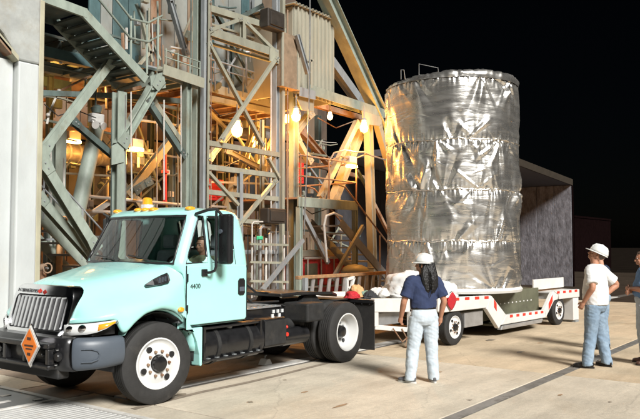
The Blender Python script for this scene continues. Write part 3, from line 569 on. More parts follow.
MB().box((a.x, YF - .235, zp - .05), (b.x, YF + 1.995, zp - .01)).build('deck', 'steel_rust', pl)
for dz in (.5, 1.0): MB().tube([(a.x + .05, YF - .27, zp + dz), (b.x - .03, YF - .27, zp + dz), (b.x - .03, YF + 2.0, zp + dz)], .022, 8).build('handrail', 'steel_rust', pl, smooth='auto')
for t in (.04, .5, .985): x = lerp(a.x, b.x, t); MB().tube([(x, YF - .27, zp), (x, YF - .27, zp + 1.0)], .022, 8).build('rail_post', 'steel_rust', pl, smooth='auto')
for t in (.03, .97):
    for Y in (YF - .25, YF + 1.95): x = lerp(a.x, b.x, t); MB().beam((x, Y, 0), (x, Y, zp - .24), .12, .12, 'H').build('leg', 'steel_green', pl)
MB().beam((a.x + .2, YF - .2, zp - .3), (a.x + 1.3, YF - .2, zp - 1.6), .1, .08, 'C').build('knee_brace', 'steel_grey', pl)
# ------------------------------------------------------------------ lamps on the tower
def lamp(x, y, Y, label, watts, size=1., style='globe', bulb='bulb', color=(1, .40, .075)):
    p = W(x, y, Y); r = .082 * size
    t = thing('work_lamp', label, 'lamp', tuple(p + Vector((0, 0, r * 2.6))), 0, 'lamps on the tower')
    if style == 'globe':
        MB().lathe([(0, r * .35), (-r * .5, r * .75), (-r * .62, r * .78), (-r * .62, r * .3)], p + Vector((0, 0, r * 2.6)), (0, 0, 1), 16).build('cap', 'steel_grey', t, smooth='auto')
        MB().lathe([(0, .015), (.35, .015)], p + Vector((0, 0, r * 2.5)), (0, 0, 1), 8).build('stem', 'steel_grey', t, smooth='auto')
        g = MB().lathe([(-r * 1.1, r * .02), (-r * 1.02, r * .42), (-r * .75, r * .82), (-r * .2, r * 1.08), (r * .35, r * 1.05), (r * .9, r * .75), (r * 1.9, r * .5)], p, (0, 0, 1), 16).build('globe', bulb, t, smooth='auto')
        for k in range(4):
            a = k * math.pi / 2 + .4; c, s_ = math.cos(a), math.sin(a)
            MB().tube([p + Vector((c * q, s_ * q, h)) for q, h in ((r * .75, r * 2.0), (r * 1.25, r * .4), (r * .95, -r * .9), (0, -r * 1.4))], .004, 4).build('guard_wire', 'steel_grey', t)
    else:
        MB().box((p.x - .17, Y - .05, p.z - .02), (p.x + .17, Y + .16, p.z + .20)).build('housing', 'lamp_glass_off', t, bevel=.02)
        g = MB().box((p.x - .16, Y - .08, p.z - .10), (p.x + .16, Y + .10, p.z - .03)).build('tube_lens', bulb, t, bevel=.015)
        MB().tube([p + Vector((0, .05, .19)), p + Vector((0, .05, .6))], .015, 6).build('stem', 'steel_grey', t)
    if watts:
        ld = bpy.data.lights.new('lamp_glow', 'POINT'); ld.energy = watts; ld.color = color; ld.shadow_soft_size = .1
        q = p + Vector((0, -.16, -.24 * size)); lo = bpy.data.objects.new('lamp_glow', ld); link(lo, t, Matrix.Translation(q))
    return t
lamp(237, 131, 5.6, 'bright globe lamp hanging inside the cream cross brace of the lattice', 142, 1.5)
lamp(254, 143, 7.4, 'half hidden globe lamp just right of the brightest one, deeper in the tower', 97, 1.1)
lamp(296, 117, YF - .1, 'globe lamp beside the slim green column, leftmost under the right beam', 45, 1.2)
lamp(330, 117, YF + .3, 'small pale bulb hanging midway under the right beam', 18, .8, bulb='bulb_white')
lamp(364, 128, YF - .35, 'globe lamp at the far end of the beam, next to the foil canister', 170, 1.25)
lamp(352, 164, YF - .2, 'bulkhead lamp below the beam end, above the platform handrail', 30, 1, 'bulk')
lamp(137, 147, 7.6, 'white box lamp glowing over the cab roof of the truck', 58, 1.25, 'bulk')
lamp(74, 139, 8.6, 'wide glowing strip lamp deep in the left bay behind the inclined pipe', 30, 1.3, 'bulk')
lamp(47, 62, 6.8, 'small bright lamp right beside the white pier', 32, .9, 'bulk')
lamp(287, 120, 6.8, 'dim globe lamp tucked between the two slim columns', 45, 1.0)
# twin spot emergency light, unlit
p = W(97, 120, 5.1); t = thing('emergency_light', 'unlit white twin head light box hanging on the left bay braces', 'light', tuple(p))
MB().box((p.x - .14, 5.05, p.z - .06), (p.x + .14, 5.2, p.z + .12)).build('housing', 'lamp_glass_off', t, bevel=.02)
for s_ in (-1, 1): MB().lathe([(0, .03), (.06, .07), (.1, .075), (.1, .0)], (p.x + s_ * .075, 5.1, p.z - .08), (s_ * .2, -1, -.4), 14).build('spot_head', 'lamp_glass_off', t, smooth='auto')
MB().tube([(p.x, 5.15, p.z + .12), (p.x, 5.15, p.z + .6)], .02, 8).build('stem', 'steel_dark', t)
MB().lathe([(0, .09), (.1, .12), (.16, .05)], (p.x + .03, 5.15, p.z + .14), (0, 0, 1), 12).build('cable_bell', 'steel_dark', t, smooth='auto')
# ------------------------------------------------------------------ ducts, tanks, boxes
def duct(pts, r, Y, label, m='duct_grey'):
    P = [W(x, y, Y) for x, y in pts]; t = thing('air_duct', label, 'duct', tuple(P[0]), 0)
    MB().tube(P, r, 16).build('duct_body', m, t, smooth='auto')
    n = 5
    for i in range(n):
        c = P[0].lerp(P[-1], (i + .5) / n); MB().lathe([(-.03, r * 1.0), (-.03, r * 1.08), (.03, r * 1.08), (.03, r * 1.0)], c, P[-1] - P[0], 16).build('clamp_ring', 'steel_grey', t, smooth='auto')
    for c in (P[0].lerp(P[-1], .1), P[0].lerp(P[-1], .9)): MB().tube([c + Vector((0, 0, r)), c + Vector((0, 0, r + 1.6))], .012, 6).build('hanger_rod', 'steel_dark', t)
duct([(122, 165), (196, 170)], .22, 8.8, 'grey round air duct running behind the brace over the cab roof')
duct([(60, 152), (112, 158)], .24, 9.2, 'second grey air duct, low in the left bay behind the inclined pipe', 'duct_grey')
duct([(208, 128), (278, 138)], .16, 9.0, 'slim grey air duct crossing behind the brightest globe lamp')
def unit(name, label, cat, x0, y0, x1, y1, Y, d, m, detail=3):
    a, b = W(x0, y1, Y), W(x1, y0, Y); t = thing(name, label, cat, (a.x, Y, a.z))
    MB().box((a.x, Y, a.z), (b.x, Y + d, b.z)).build('casing', m, t, bevel=.02)
    for i in range(detail):
        xa, xb = lerp(a.x, b.x, (i + .12) / detail), lerp(a.x, b.x, (i + .88) / detail)
        MB().box((xa, Y - .025, lerp(a.z, b.z, .15)), (xb, Y - .001, lerp(a.z, b.z, .85))).build('access_door', m, t, bevel=.01)
    return t
unit('equipment_cabinet', 'dark equipment cabinet in the left bay between pipe and column', 'cabinet', 66, 160, 112, 204, 9.4, .6, 'panel_dark', 4)
unit('equipment_cabinet', 'black equipment cabinet behind the truck cab roof beacon', 'cabinet', 126, 172, 180, 204, 9.4, .6, 'panel_dark', 5)
unit('junction_box', 'dark square box on the lattice column at the top of the tower', 'box', 268, 14, 285, 26, YF - .35, .25, 'dark_box', 1)
unit('junction_box', 'dark square box on the lattice column right of the truck mirror', 'box', 268, 209, 286, 223, YF - .35, .25, 'dark_box', 1)
unit('valve_box', 'small rusty box on the white rail above the windshield', 'box', 88, 200, 94, 208, 6.2, .12, 'panel_tan', 1)
unit('red_locker', 'bright red steel locker beside the slim green column above the platform', 'locker', 296, 163, 304, 183, 6.6, .1, 'red_paint', 1)
unit('red_locker', 'red steel locker seen through the lattice left of the column', 'locker', 208, 180, 224, 200, 7.8, .1, 'red_paint', 2)
unit('green_sign', 'small green sign on the pipe rack behind the cab', 'sign', 257, 236, 263, 240, YF - .45, .02, 'sign_green', 1)
t = thing('red_standpipe', 'thin bright red vertical pipe behind the cab roof', 'pipe', tuple(W(164, 205, 7)))
MB().tube([W(165, 205, 7), W(165, 168, 7), W(165, 150, 7)], .045, 10).build('pipe', 'red_paint', t, smooth='auto'); MB().lathe([(-.03, .09), (.03, .09)], W(165, 172, 7), (0, 0, 1), 12).build('flange', 'red_paint', t)
# white guard rails in the left bay
t = thing('guard_rail', 'white pipe guard rail running behind the truck cab', 'railing', tuple(W(115, 215, 6.4)))
for y0, y1 in ((198, 206), (213, 216)): MB().tube([W(84, y0 - 2, 6.4), W(196, y1, 6.4)], .035, 8).build('rail', 'pipe_white', t, smooth='auto')
for x in (85, 112, 150, 190): p = W(x, 200, 6.4); MB().tube([(p.x, 6.4, 0), (p.x, 6.4, p.z)], .03, 8).build('rail_post', 'pipe_white', t, smooth='auto')
MB().beam(W(90, 215, 6.5), W(112, 200, 6.5), .12, .06, 'C').build('rail_brace', 'pipe_white', t)
# hydrants low on the left
for x, y, Y, l, m in ((43, 268, 5.0, 'rusty valve wheel and pipe low beside the white pier', 'steel_rust'), (60, 221, 6.0, 'pale pink valve fitting halfway up the lower stairs', 'bag_orange')):
    p = W(x, y, Y); t = thing('valve', l, 'valve', (p.x, Y, 0))
    MB().tube([(p.x, Y, 0), (p.x, Y, p.z)], .06, 10).build('pipe', m, t, smooth='auto'); MB().sphere(p, .08).build('valve_body', m, t, smooth=True)
    MB().tube([p + Vector((.085 * math.cos(k * math.pi / 6), -.14, .085 * math.sin(k * math.pi / 6))) for k in range(12)], .015, 6, closed=True).build('hand_wheel', m, t, smooth=True)
    MB().tube([p, p + Vector((0, -.15, 0))], .02, 6).build('spindle', 'pipe_steel', t)
# gas bottles and pipes behind the cab
rk = thing('pipe_rack', 'rack of many thin upright grey and white pipes between the cab and the slim column', 'pipe rack', (W(262, 280, YF).x, YF - .1, 0))
for i, x in enumerate((252, 254.5, 257, 260, 263, 266, 269, 272, 276, 280, 284, 287)):
    Y = YF - .3 + (i * 7 % 5) * .12; p = W(x, 250, Y); zt = W(x, 224 + (i * 13 % 17), Y).z
    pts = [Vector((p.x, Y, .05)), Vector((p.x, Y, zt))]
    if i % 3 == 0: pts += [Vector((p.x + .06, Y, zt + .05)), Vector((p.x + .35, Y, zt + .06))]
    MB().tube(pts, (.018, .03, .022, .04)[i % 4], 8).build('pipe', ('pipe_white', 'pipe_steel', 'steel_green', 'pipe_steel', 'steel_rust')[i % 5], rk, smooth='auto')
for y in (244, 262, 281): a, b = W(250, y, YF - .35), W(288, y + 1, YF - .35); MB().beam(a, b, .05, .04, 'L').build('rack_bar', 'steel_cream', rk)
mem('diagonal_pipe', 303, 240, 262, 290, 3.5, YF - .5, m='steel_grey', kind='C')
# red hydraulic cart on the right
a, b = W(303, 295, 5.2), W(346, 258, 5.2)
rc = thing('red_cart', 'red hydraulic service cart with white rails under the platform', 'cart', (a.x, 5.2, 0))
MB().box((a.x, 5.2, .35), (b.x, 6.2, b.z)).build('body', 'red_paint', rc, bevel=.03)
for i in range(3): xa = lerp(a.x, b.x, (i + .1) / 3); xb = lerp(a.x, b.x, (i + .9) / 3); MB().box((xa, 5.16, .5), (xb, 5.199, b.z - .12)).build('panel', 'red_paint' if i else 'olive_panel', rc, bevel=.01)
zt = W(325, 250, 5.2).z
MB().box((a.x + .1, 5.3, b.z + .05), (b.x - .1, 6.0, zt)).build('hood', 'siding', rc, bevel=.02)
for z in (b.z + .02, .75): MB().tube([(a.x - .02, 5.12, z), (b.x + .1, 5.12, z), (b.x + .1, 6.2, z)], .03, 8).build('bar', 'pipe_white', rc, smooth='auto')
for x in (a.x + .3, b.x - .3):
    MB().lathe([(-.08, .1), (-.08, .17), (.08, .17), (.08, .1)], (x, 5.4, .17), (0, 1, 0), 18).build('wheel', 'rubber', rc, smooth='auto')
for x in np.linspace(a.x + .1, b.x - .1, 4): MB().tube([(x, 5.12, .75), (x, 5.12, b.z + .02)], .02, 6).build('post', 'pipe_white', rc)
# domed drum beside the stairs
p = W(355, 280, YF - .7); t = thing('domed_drum', 'pale domed drum lid at the foot of the platform stairs', 'drum', (p.x, YF - .7, 0)); zt = W(355, 273, YF - .7).z
MB().lathe([(0, .34), (zt - .04, .34), (zt, .36), (zt + .02, .36)], (p.x, YF - .7, 0), (0, 0, 1), 24).build('drum', 'steel_grey', t, smooth='auto')
MB().lathe([(0, .37), (.05, .36), (.12, .30), (.18, .18), (.2, .02)], (p.x, YF - .7, zt + .022), (0, 0, 1), 24).build('lid', 'siding', t, smooth=True)
# ladder like rack lying behind the trailer front
a, b = W(298, 277, 2.6), W(392, 273, 2.6)
t = thing('steel_rack', 'long brown rack with slanted grey bars behind the front of the trailer', 'rack', (a.x, 2.6, 0))
MB().box((a.x, 2.58, a.z - .05), (b.x, 2.68, a.z + .02)).build('top_rail', 'wood', t, bevel=.01); MB().box((a.x, 2.58, .30), (b.x, 2.68, .36)).build('bottom_rail', 'wood', t, bevel=.01)
n = 12
for i in range(n):
    x = lerp(a.x + .1, b.x - .35, i / (n - 1)); MB().beam((x, 2.63, .36), (x + .16, 2.63, a.z - .05), .09, .03).build('bar', 'alu', t)
for x in (a.x + .15, b.x - .15):
    MB().box((x - .05, 2.5, 0), (x + .05, 2.57, a.z - .02)).build('leg', 'steel_grey', t)
# small extra pipework in the left bay
pw = thing('left_bay_pipework', 'tangle of thin pale pipes high in the bay beside the white pier', 'pipes', tuple(W(60, 90, 5.5)))
for pts, m in (([(44, 57), (86, 66)], 'pipe_white'), ([(59, 91), (62, 90), (78, 82), (98, 72)], 'steel_rust'), ([(58, 92), (49, 114), (47, 124)], 'pipe_white'), ([(86, 78), (85, 88), (80, 92)], 'steel_cream'), ([(42, 96), (60, 98), (76, 103)], 'steel_cream'), ([(64, 158), (64, 212)], 'pipe_white'), ([(40, 64), (80, 73), (110, 78)], 'steel_dark'), ([(84, 196), (83, 240)], 'steel_rust')):
    MB().tube([W(x, y, 5.5) for x, y in pts], .022, 6).build('pipe', m, pw, smooth='auto')
for x, y in ((59, 91), (48, 115), (61, 62)): MB().sphere(W(x, y, 5.48), .04, 10, 6).build('joint', 'pipe_white', pw, smooth=True)
# more clutter lit by the lamps: cable trays, hoses, small boxes
def clutter(xr, yr, Yr, n, name, label, seed):
    R = random.Random(seed); Y0 = sum(Yr) / 2
    t = thing(name, label, 'pipework', tuple(W(sum(xr) / 2, yr[1], Y0)))
    ms = ['pipe_white', 'pipe_steel', 'steel_rust', 'steel_cream', 'steel_dark', 'steel_green', 'duct_grey']
    for i in range(n):
        Y = R.uniform(*Yr); x, y = R.uniform(*xr), R.uniform(*yr); m = R.choice(ms); k = R.random()
        if k < .4: MB().tube([W(x, y, Y), W(x + R.uniform(-1, 1), min(yr[1], y + R.uniform(15, 40)), Y)], R.uniform(.012, .04), 6).build('pipe', m, t)
        elif k < .65: l = R.uniform(10, 28); MB().tube([W(x, y, Y), W(x + l * .6, y + l * .1, Y), W(x + l, y + l * .12 + R.uniform(-3, 6), Y)], R.uniform(.012, .035), 6).build('pipe', m, t)
        elif k < .85:
            p = W(x, y, Y); s_ = R.uniform(.06, .2); MB().box(p, p + Vector((s_, .12, s_ * R.uniform(.7, 1.8)))).build('box', m, t, bevel=.008)
        else:
            p = W(x, y, Y); MB().lathe([(-.05, R.uniform(.04, .1)), (.08, R.uniform(.04, .1))], p, (R.uniform(-1, 1), R.uniform(-1, 1), .3), 10).build('fitting', m, t, smooth='auto')
clutter((210, 275), (105, 240), (6.8, 9.0), 60, 'tower_pipework', 'mass of small pipes and boxes lit orange behind the lattice', 1)
clutter((124, 192), (140, 215), (7.2, 9.2), 40, 'tower_pipework', 'mass of small pipes and boxes behind the truck cab roof', 2)
clutter((42, 112), (60, 250), (6.6, 9.0), 46, 'tower_pipework', 'mass of small dark pipes and boxes deep in the left bay', 3)
clutter((286, 330), (130, 200), (7, 9.5), 24, 'tower_pipework', 'few pipes and boxes behind the railed platform', 4)
clutter((208, 275), (2, 92), (5.6, 6.5), 34, 'tower_pipework', 'pipes and boxes on the upper gallery behind the rails', 5)
clutter((120, 195), (0, 66), (5.6, 6.5), 26, 'tower_pipework', 'pipes and boxes above the landing of the upper stairs', 6)
clutter((248, 345), (225, 292), (5.4, 8.5), 60, 'tower_pipework', 'clutter of pipes and boxes low behind the fifth wheel of the truck', 8)
# ================================================================== TRUCK
tk = thing('tractor_truck', 'pale turquoise day cab tractor truck with chrome grille, no load coupled', 'truck', (1.5, 1.05, 0))
YC = 1.05
def mir(p): return Vector((p[0], 2 * YC - p[1], p[2]))
def yfen(X): return interp(X, [(-.86, .47), (-.80, .33), (-.72, .21), (-.62, .12), (-.5, .065), (-.35, .035), (0, .02), (.3, .03), (.55, .085)])
def zlow(X): return interp(X, [(-.86, .985), (-.62, 1.02), (-.47, 1.03), (-.42, .90), (-.36, .86), (-.27, .96), (-.1, 1.07), (.14, 1.115), (.35, 1.07), (.50, .97), (.55, .93)])
def zhood(X): return interp(X, [(-.86, 1.25), (-.72, 1.36), (-.45, 1.44), (0, 1.535), (.55, 1.635)])
def hyin(X): return interp(X, [(-.86, .56), (-.6, .48), (-.2, .38), (.2, .26), (.55, .17)])
def sect(X):
    y0, zl, zh, hy = yfen(X), zlow(X), zhood(X), hyin(X)
    zc = interp(X, [(-.86, 1.06), (-.5, 1.15), (0, 1.25), (.55, 1.38)])
    Xh = max(X, -.66); Xf = max(X, -.80)
    return [(Xf, y0 + .05, zl - .0), (Xf, y0 + .005, zl + .01), (Xf, y0, lerp(zl, zc, .5)), (max(X, -.78), y0 + .03, zc - .04), (max(X, -.75), y0 + (hy - y0) * .35, zc + .03), (max(X, -.71), y0 + (hy - y0) * .75, lerp(zc, zh, .45)), (max(X, -.69), hy, zh - .07), (Xh, hy + .09, zh - .005), (Xh, .75, zh + .025), (Xh, YC, zh + .035)]
XS_ = [-.86, -.82, -.74, -.64, -.54, -.47, -.42, -.36, -.27, -.18, -.1, 0, .14, .25, .35, .45, .5, .55]
rows = []
for X in XS_:
    h = sect(X); rows.append([Vector(p) for p in h] + [mir(p) for p in h[-2::-1]])
MB().grid(rows).build('hood', 'truck_teal', tk, smooth=True, subsurf=2, solid=.02)
for f in (lambda p: Vector(p), mir):
    # skirt behind the wheel, wheel well, air scoop, marker
    P = [(.40, 0, 1.065), (.50, 0, .985), (.57, 0, .90), (.66, 0, .78), (.72, 0, .66), (.765, 0, .5), (.775, 0, .36), (.81, 0, .36), (.815, 0, .835), (.555, 0, .835), (.55, 0, 1.05), (.45, 0, 1.10)]
    q = [f((x, .062, z)) for x, y, z in P]; sgn = 1 if q[0].y < 1 else -1
    MB().prism(q, (0, sgn * .16, 0)).build('fender_skirt', 'truck_teal', tk, bevel=.012)
    arc = [(.14 + .60 * math.cos(a), .56 * math.sin(a) + .50) for a in np.linspace(-.15, math.pi + .1, 16)]
    MB().grid([[f((x, .14, z)) for x, z in arc], [f((x, .55, z)) for x, z in arc]]).build('wheel_well', 'black_matt', tk, smooth=True, solid=.01)
    fl = [(.14 + .585 * math.cos(a), .575 * math.sin(a) + .52) for a in np.linspace(.05, math.pi - .6, 20)]
    MB().grid([[f((x, .10, z)) for x, z in fl], [f((x, .34, z - .03)) for x, z in fl]]).build('fender_lip', 'truck_teal', tk, smooth=True, solid=.008)
# air scoop on the side of the hood (near side only is in view; both built)
for f, nm in ((lambda p: Vector(p), 0), (mir, 1)):
    c = []
    for x, dz0, dz1 in ((-.10, 0, .012), (0, -.018, .05), (.10, -.03, .075), (.19, -.03, .085), (.21, -.01, .06)):
        X = x + .10; zm = lerp(interp(X, [(-.5, 1.15), (0, 1.25), (.55, 1.38)]), zhood(X), .42); y = yfen(X) + (hyin(X) - yfen(X)) * .60
        c.append((X, y, zm, dz0, dz1))
    top = [f((X, y + .02 - .012, z + b)) for X, y, z, a, b in c]; bot = [f((X, y - .035 - .012, z + a)) for X, y, z, a, b in c]
    MB().grid([[p + Vector((0, (-.02 if not nm else .02), .0)) for p in top], bot]).build('air_scoop', 'plastic_black', tk, solid=.03)
    for X in (.16, .20, .24): 
        y = yfen(X) + (hyin(X) - yfen(X)) * .60; zm = lerp(interp(X, [(-.5, 1.15), (0, 1.25), (.55, 1.38)]), zhood(X), .42)
        MB().box(f((X, y - .062, zm + .0)), f((X + .012, y - .04, zm + .06))).build('scoop_fin', 'bumper_grey', tk)
    MB().sphere(f((.44, .045, 1.075)), (.05, .025, .032)).build('side_marker', 'amber', tk, smooth=True)
# ---- cab shell
def yside(z): return interp(z, [(.8, .12), (1.2, .10), (1.6, .10), (2.25, .205)])
def xfront(z): return interp(z, [(.8, .56), (1.55, .50), (1.63, .46), (2.22, .76)])
def xback(z): return interp(z, [(.8, 1.72), (1.5, 1.73), (1.95, 1.715), (2.25, 1.65)])
LV = [.84, 1.0, 1.3, 1.52, 1.585, 1.625, 1.80, 1.98, 2.15, 2.215, 2.25, 2.285, 2.31]
def ring(z):
    ins = interp(z, [(2.22, 0), (2.25, .010), (2.285, .05), (2.31, .14)]); ys = yside(z) + ins; xf = xfront(min(z, 2.235)) + ins * 1.1; xb = xback(min(z, 2.25)) - ins * 1.2
    bow = .14; h = YC - ys
    def fr(y): return xf - bow * (1 - ((YC - y) / h) ** 2)
    xw1 = lerp(xf, xb, .185); xw1 = xf + .155
    H = [(fr(YC), YC), (fr(.72), .72), (fr(.42), .42), (fr(ys + .085), ys + .085), (xf + .035, ys + .018), (xf + .10, ys), (.925, ys), (.985, ys), (1.36, ys), (1.42, ys), (xb - .12, ys + .01), (xb - .03, ys + .05), (xb, ys + .14), (xb, .55), (xb, .62), (xb + .0, YC)]
    return [Vector((x, y, z)) for x, y in H]
rows = []
for z in LV:
    h = ring(z); rows.append(h + [mir(p) for p in h[-2:0:-1]])
n = len(rows[0]); mb = MB(); vs = [p for r in rows for p in r]; fs = []
for i in range(len(LV) - 1):
    win = 5 <= i <= 8          # 1.625 .. 2.215
    for j in range(n):
        jj = j if j < 15 else n - 1 - j      # mirrored column index
        if win and (jj in (0, 1, 2) or jj == 5 or jj == 7): continue
        if win and i >= 6 and jj == 14: continue
        if i < 3 and jj in (0, 1, 2, 3): continue
        fs.append((i * n + j, i * n + (j + 1) % n, (i + 1) * n + (j + 1) % n, (i + 1) * n + j))
mb.add(vs, fs); top = rows[-1]
hi = MB()
mb.build('cab_shell', 'truck_teal', tk, smooth=True, subsurf=2, solid=.035)
# roof skin
rr = []
for t in (0, .12, .3, .5, .7, .88, 1):
    row = []
    for s_ in (0, .1, .25, .5, .75, .9, 1):
        y = lerp(top[4].y - .02, 2 * YC - top[4].y + .02, s_); xf = lerp(top[0].x, top[4].x, (2 * abs(s_ - .5)) ** 2) - .02; x = lerp(xf, top[11].x + .06, t)
        e = (1 - (2 * t - 1) ** 4) * (1 - (2 * s_ - 1) ** 4); row.append(Vector((x, y, 2.29 + .06 * e)))
    rr.append(row)
MB().grid(rr).build('roof', 'truck_teal', tk, smooth=True, subsurf=2, solid=.02)
# glazing with rubber seals
def pane(cols, i0, i1, m, name, side=0, off=.0, seal=True):
    rws = []
    for i in range(i0, i1 + 1):
        R_ = rows[i]; rws.append([R_[c % n] for c in cols])
    g = MB().grid(rws).build(name, m, tk, smooth=True)
    if seal:
        loop = rws[0] + [r[-1] for r in rws[1:]] + rws[-1][-2::-1] + [r[0] for r in rws[-2:0:-1]]
        c = sum(loop, Vector()) / len(loop); lp = []
        for k_, p in enumerate(loop): lp.append(p)
        MB().tube(lp, .017, 6, closed=True).build('seal', 'plastic_black', g, smooth=True)
    return g
pane([n - 3, n - 2, n - 1, 0, 1, 2, 3], 5, 9, 'windshield', 'windshield')
pane([5, 6], 5, 9, 'side_glass', 'vent_window'); pane([7, 8], 5, 9, 'side_glass', 'door_window')
pane([n - 6, n - 5], 5, 9, 'side_glass', 'vent_window'); pane([n - 8, n - 7], 5, 9, 'side_glass', 'door_window')
pane([14, 15, 16], 6, 9, 'side_glass', 'rear_window')
# wipers
for y0, y1 in ((.45, .95), (1.15, 1.65)): MB().tube([(.30, y0, 1.66), (.33, (y0 + y1) / 2, 1.70), (.36, y1, 1.72)], .008, 6).build('wiper', 'plastic_black', tk)
# doors
for f in (lambda p: Vector(p), mir):
    P = [(.565, .87), (1.60, .87), (1.625, .90), (1.63, 1.55), (1.60, 1.59), (.60, 1.59), (.565, 1.55)]
    sgn = 1 if f((0, 0, 0)).y < 1 else -1
    d = MB().prism([f((x, .079, z)) for x, z in P], (0, sgn * .05, 0)).build('door', 'truck_teal', tk, bevel=.012)
    MB().prism([f((x, .068, z)) for x, z in [(1.46, 1.21), (1.49, 1.19), (1.56, 1.19), (1.585, 1.22), (1.585, 1.38), (1.56, 1.41), (1.49, 1.41), (1.46, 1.38)]], (0, sgn * .012, 0)).build('handle_recess', 'plastic_black', d)
    MB().box(f((1.475, .055, 1.24)), f((1.57, .068, 1.30))).build('handle', 'bumper_grey', d, bevel=.006)
    for z in (1.02, 1.40): MB().tube([f((.56, .07, z)), f((.56, .07, z + .10))], .014, 8).build('hinge', 'plastic_black', d)
    MB().box(f((1.655, .094, 1.52)), f((1.667, .075 + .012, 1.98))).build('grab_line', 'plastic_black', tk)
    # mirror
    mr = MB().box(f((.97, -.22, 1.61)), f((1.07, -.02, 2.24))).build('mirror', 'plastic_black', tk, bevel=.03)
    MB().box(f((1.071, -.205, 1.80)), f((1.075, -.035, 2.215))).build('mirror_glass', 'chrome', mr); MB().box(f((1.071, -.205, 1.64)), f((1.075, -.035, 1.785))).build('mirror_glass', 'chrome', mr)
    MB().tube([f((.80, .19, 2.24)), f((.84, .0, 2.29)), f((.92, -.06, 2.30)), f((1.0, -.10, 2.2))], .02, 8).build('mirror_arm', 'plastic_black', mr, smooth='auto')
    MB().tube([f((.85, .07, 1.50)), f((.88, .0, 1.51)), f((.91, -.04, 1.53)), f((.925, -.05, 1.58)), f((.925, -.05, 2.28))], .018, 8).build('mirror_arm', 'plastic_black', mr, smooth='auto')
    MB().box(f((.80, .055, 1.46)), f((.89, .10, 1.55))).build('mirror_bracket', 'plastic_black', mr, bevel=.01)
    MB().lathe([(0, .02), (.02, .03), (.03, .03)], f((.97, -.10, 2.02)), (-1, 0, 0), 10).build('mirror_pivot', 'bumper_grey', mr)
for f in (lambda p: Vector(p), mir):      # shut lines
    MB().tube([f((.558, .083, z)) for z in (.87, 1.1, 1.3, 1.6)], .006, 6).build('shut_line', 'plastic_black', tk); MB().tube([f((1.637, .088, z)) for z in (.88, 1.1, 1.3, 1.58)], .006, 6).build('shut_line', 'plastic_black', tk)
    MB().tube([f((x, .088, .862)) for x in (.56, 1.0, 1.63)], .006, 6).build('shut_line', 'plastic_black', tk); MB().tube([f((1.415, yside(z) - .016, z)) for z in (1.60, 1.8, 2.0, 2.2)], .005, 6).build('shut_line', 'plastic_black', tk)
text('4400', .085, frame_mtx((.70, .0765, 1.34), (1, 0, 0), (0, 0, 1)), 'plastic_black', tk)
# roof lights
for y in (.32, .90, 1.05, 1.20, 1.78):
    xx = .80 - .14 * (1 - ((YC - y) / .83) ** 2) + .06
    MB().sphere((xx, y, 2.312), (.075, .055, .032), 12, 8).build('marker_light', 'amber', tk, smooth=True)
b = MB().lathe([(0, .085), (.05, .085), (.055, .075)], (.80, 1.12, 2.335), (0, 0, 1), 20).build('beacon_base', 'lamp_clear', tk, smooth='auto')
MB().lathe([(0, .07), (.07, .064), (.088, .045), (.094, .01)], (.80, 1.12, 2.392), (0, 0, 1), 20).build('beacon_dome', 'amber', tk, smooth='auto')
# ---- interior
MB().box((.6, .16, .86), (1.66, 1.94, .92)).build('floor', 'dash', tk); MB().box((.50, .16, .9), (.62, 1.94, 1.55)).build('firewall', 'dash', tk)
MB().prism([(.45, .2, 1.58), (.80, .2, 1.58), (.86, .2, 1.45), (.60, .2, 1.2)], (0, 1.7, 0)).build('dashboard', 'dash', tk, bevel=.03)
for y in (.28, 1.25):
    st = MB().box((1.05, y, 1.02), (1.50, y + .5, 1.18)).build('seat', 'seat_grey', tk, bevel=.05)
    MB().prism([(1.40, y, 1.14), (1.53, y, 1.14), (1.62, y, 1.78), (1.50, y, 1.78)], (0, .5, 0)).build('backrest', 'seat_grey', st, bevel=.05)
    MB().box((1.51, y + .11, 1.80), (1.61, y + .39, 2.0)).build('headrest', 'seat_grey', st, bevel=.04)
    MB().box((1.1, y + .05, .92), (1.45, y + .45, 1.015)).build('seat_base', 'dash', st)
sw = [Vector((.83, .53, 1.52)) + Vector((-.10 * math.sin(a) * .6, .22 * math.cos(a), .22 * math.sin(a) * .85)) for a in np.linspace(0, 2 * math.pi, 24, endpoint=False)]
MB().tube(sw, .016, 8, closed=True).build('steering_wheel', 'plastic_black', tk, smooth=True); MB().tube([(.83, .53, 1.52), (.62, .53, 1.40)], .03, 8).build('steering_column', 'plastic_black', tk)
MB().beam((.86, .33, 1.50), (.86, .73, 1.50), .03, .03).build('wheel_spoke', 'plastic_black', tk)
# ---- grille: leaning plane, top at x=-.70, bottom at x=-.90
def gp_(y, t, d=0): # t 0 bottom .. 1 top
    return Vector((lerp(-.86, -.715, t) - .05 * (1 - ((y - YC) / .62) ** 2) + d, y, lerp(.85, 1.375, t)))
def gframe(yo, t0, t1, rr, k=6):
    pts = []
    for (cy, ct, a0) in ((YC - yo + rr, t1 - rr / .53, 90), (YC - yo + rr * .6, t0 + rr * .6 / .53, 180), (YC + yo - rr * .6, t0 + rr * .6 / .53, 270), (YC + yo - rr, t1 - rr / .53, 0)):
        q = rr if ct > .5 else rr * .6
        for s_ in range(k + 1):
            a = math.radians(a0 + 90 * s_ / k); pts.append((cy + q * math.cos(a), ct + q * math.sin(a) / .53))
    return pts
out_ = gframe(.60, 0, 1.03, .16); inn = gframe(.525, .09, .82, .08)
lay = [[gp_(y, t, .13) for y, t in out_], [gp_(y, t, .01) for y, t in out_], [gp_(y * .985 + YC * .015, t * .985 + .007, -.012) for y, t in out_], [gp_(y, t, -.012) for y, t in inn], [gp_(y, t, .05) for y, t in inn]]
mb = MB(); m_ = len(out_); mb.add([p for l in lay for p in l], [(i * m_ + k, i * m_ + (k + 1) % m_, (i + 1) * m_ + (k + 1) % m_, (i + 1) * m_ + k) for i in range(4) for k in range(m_)])
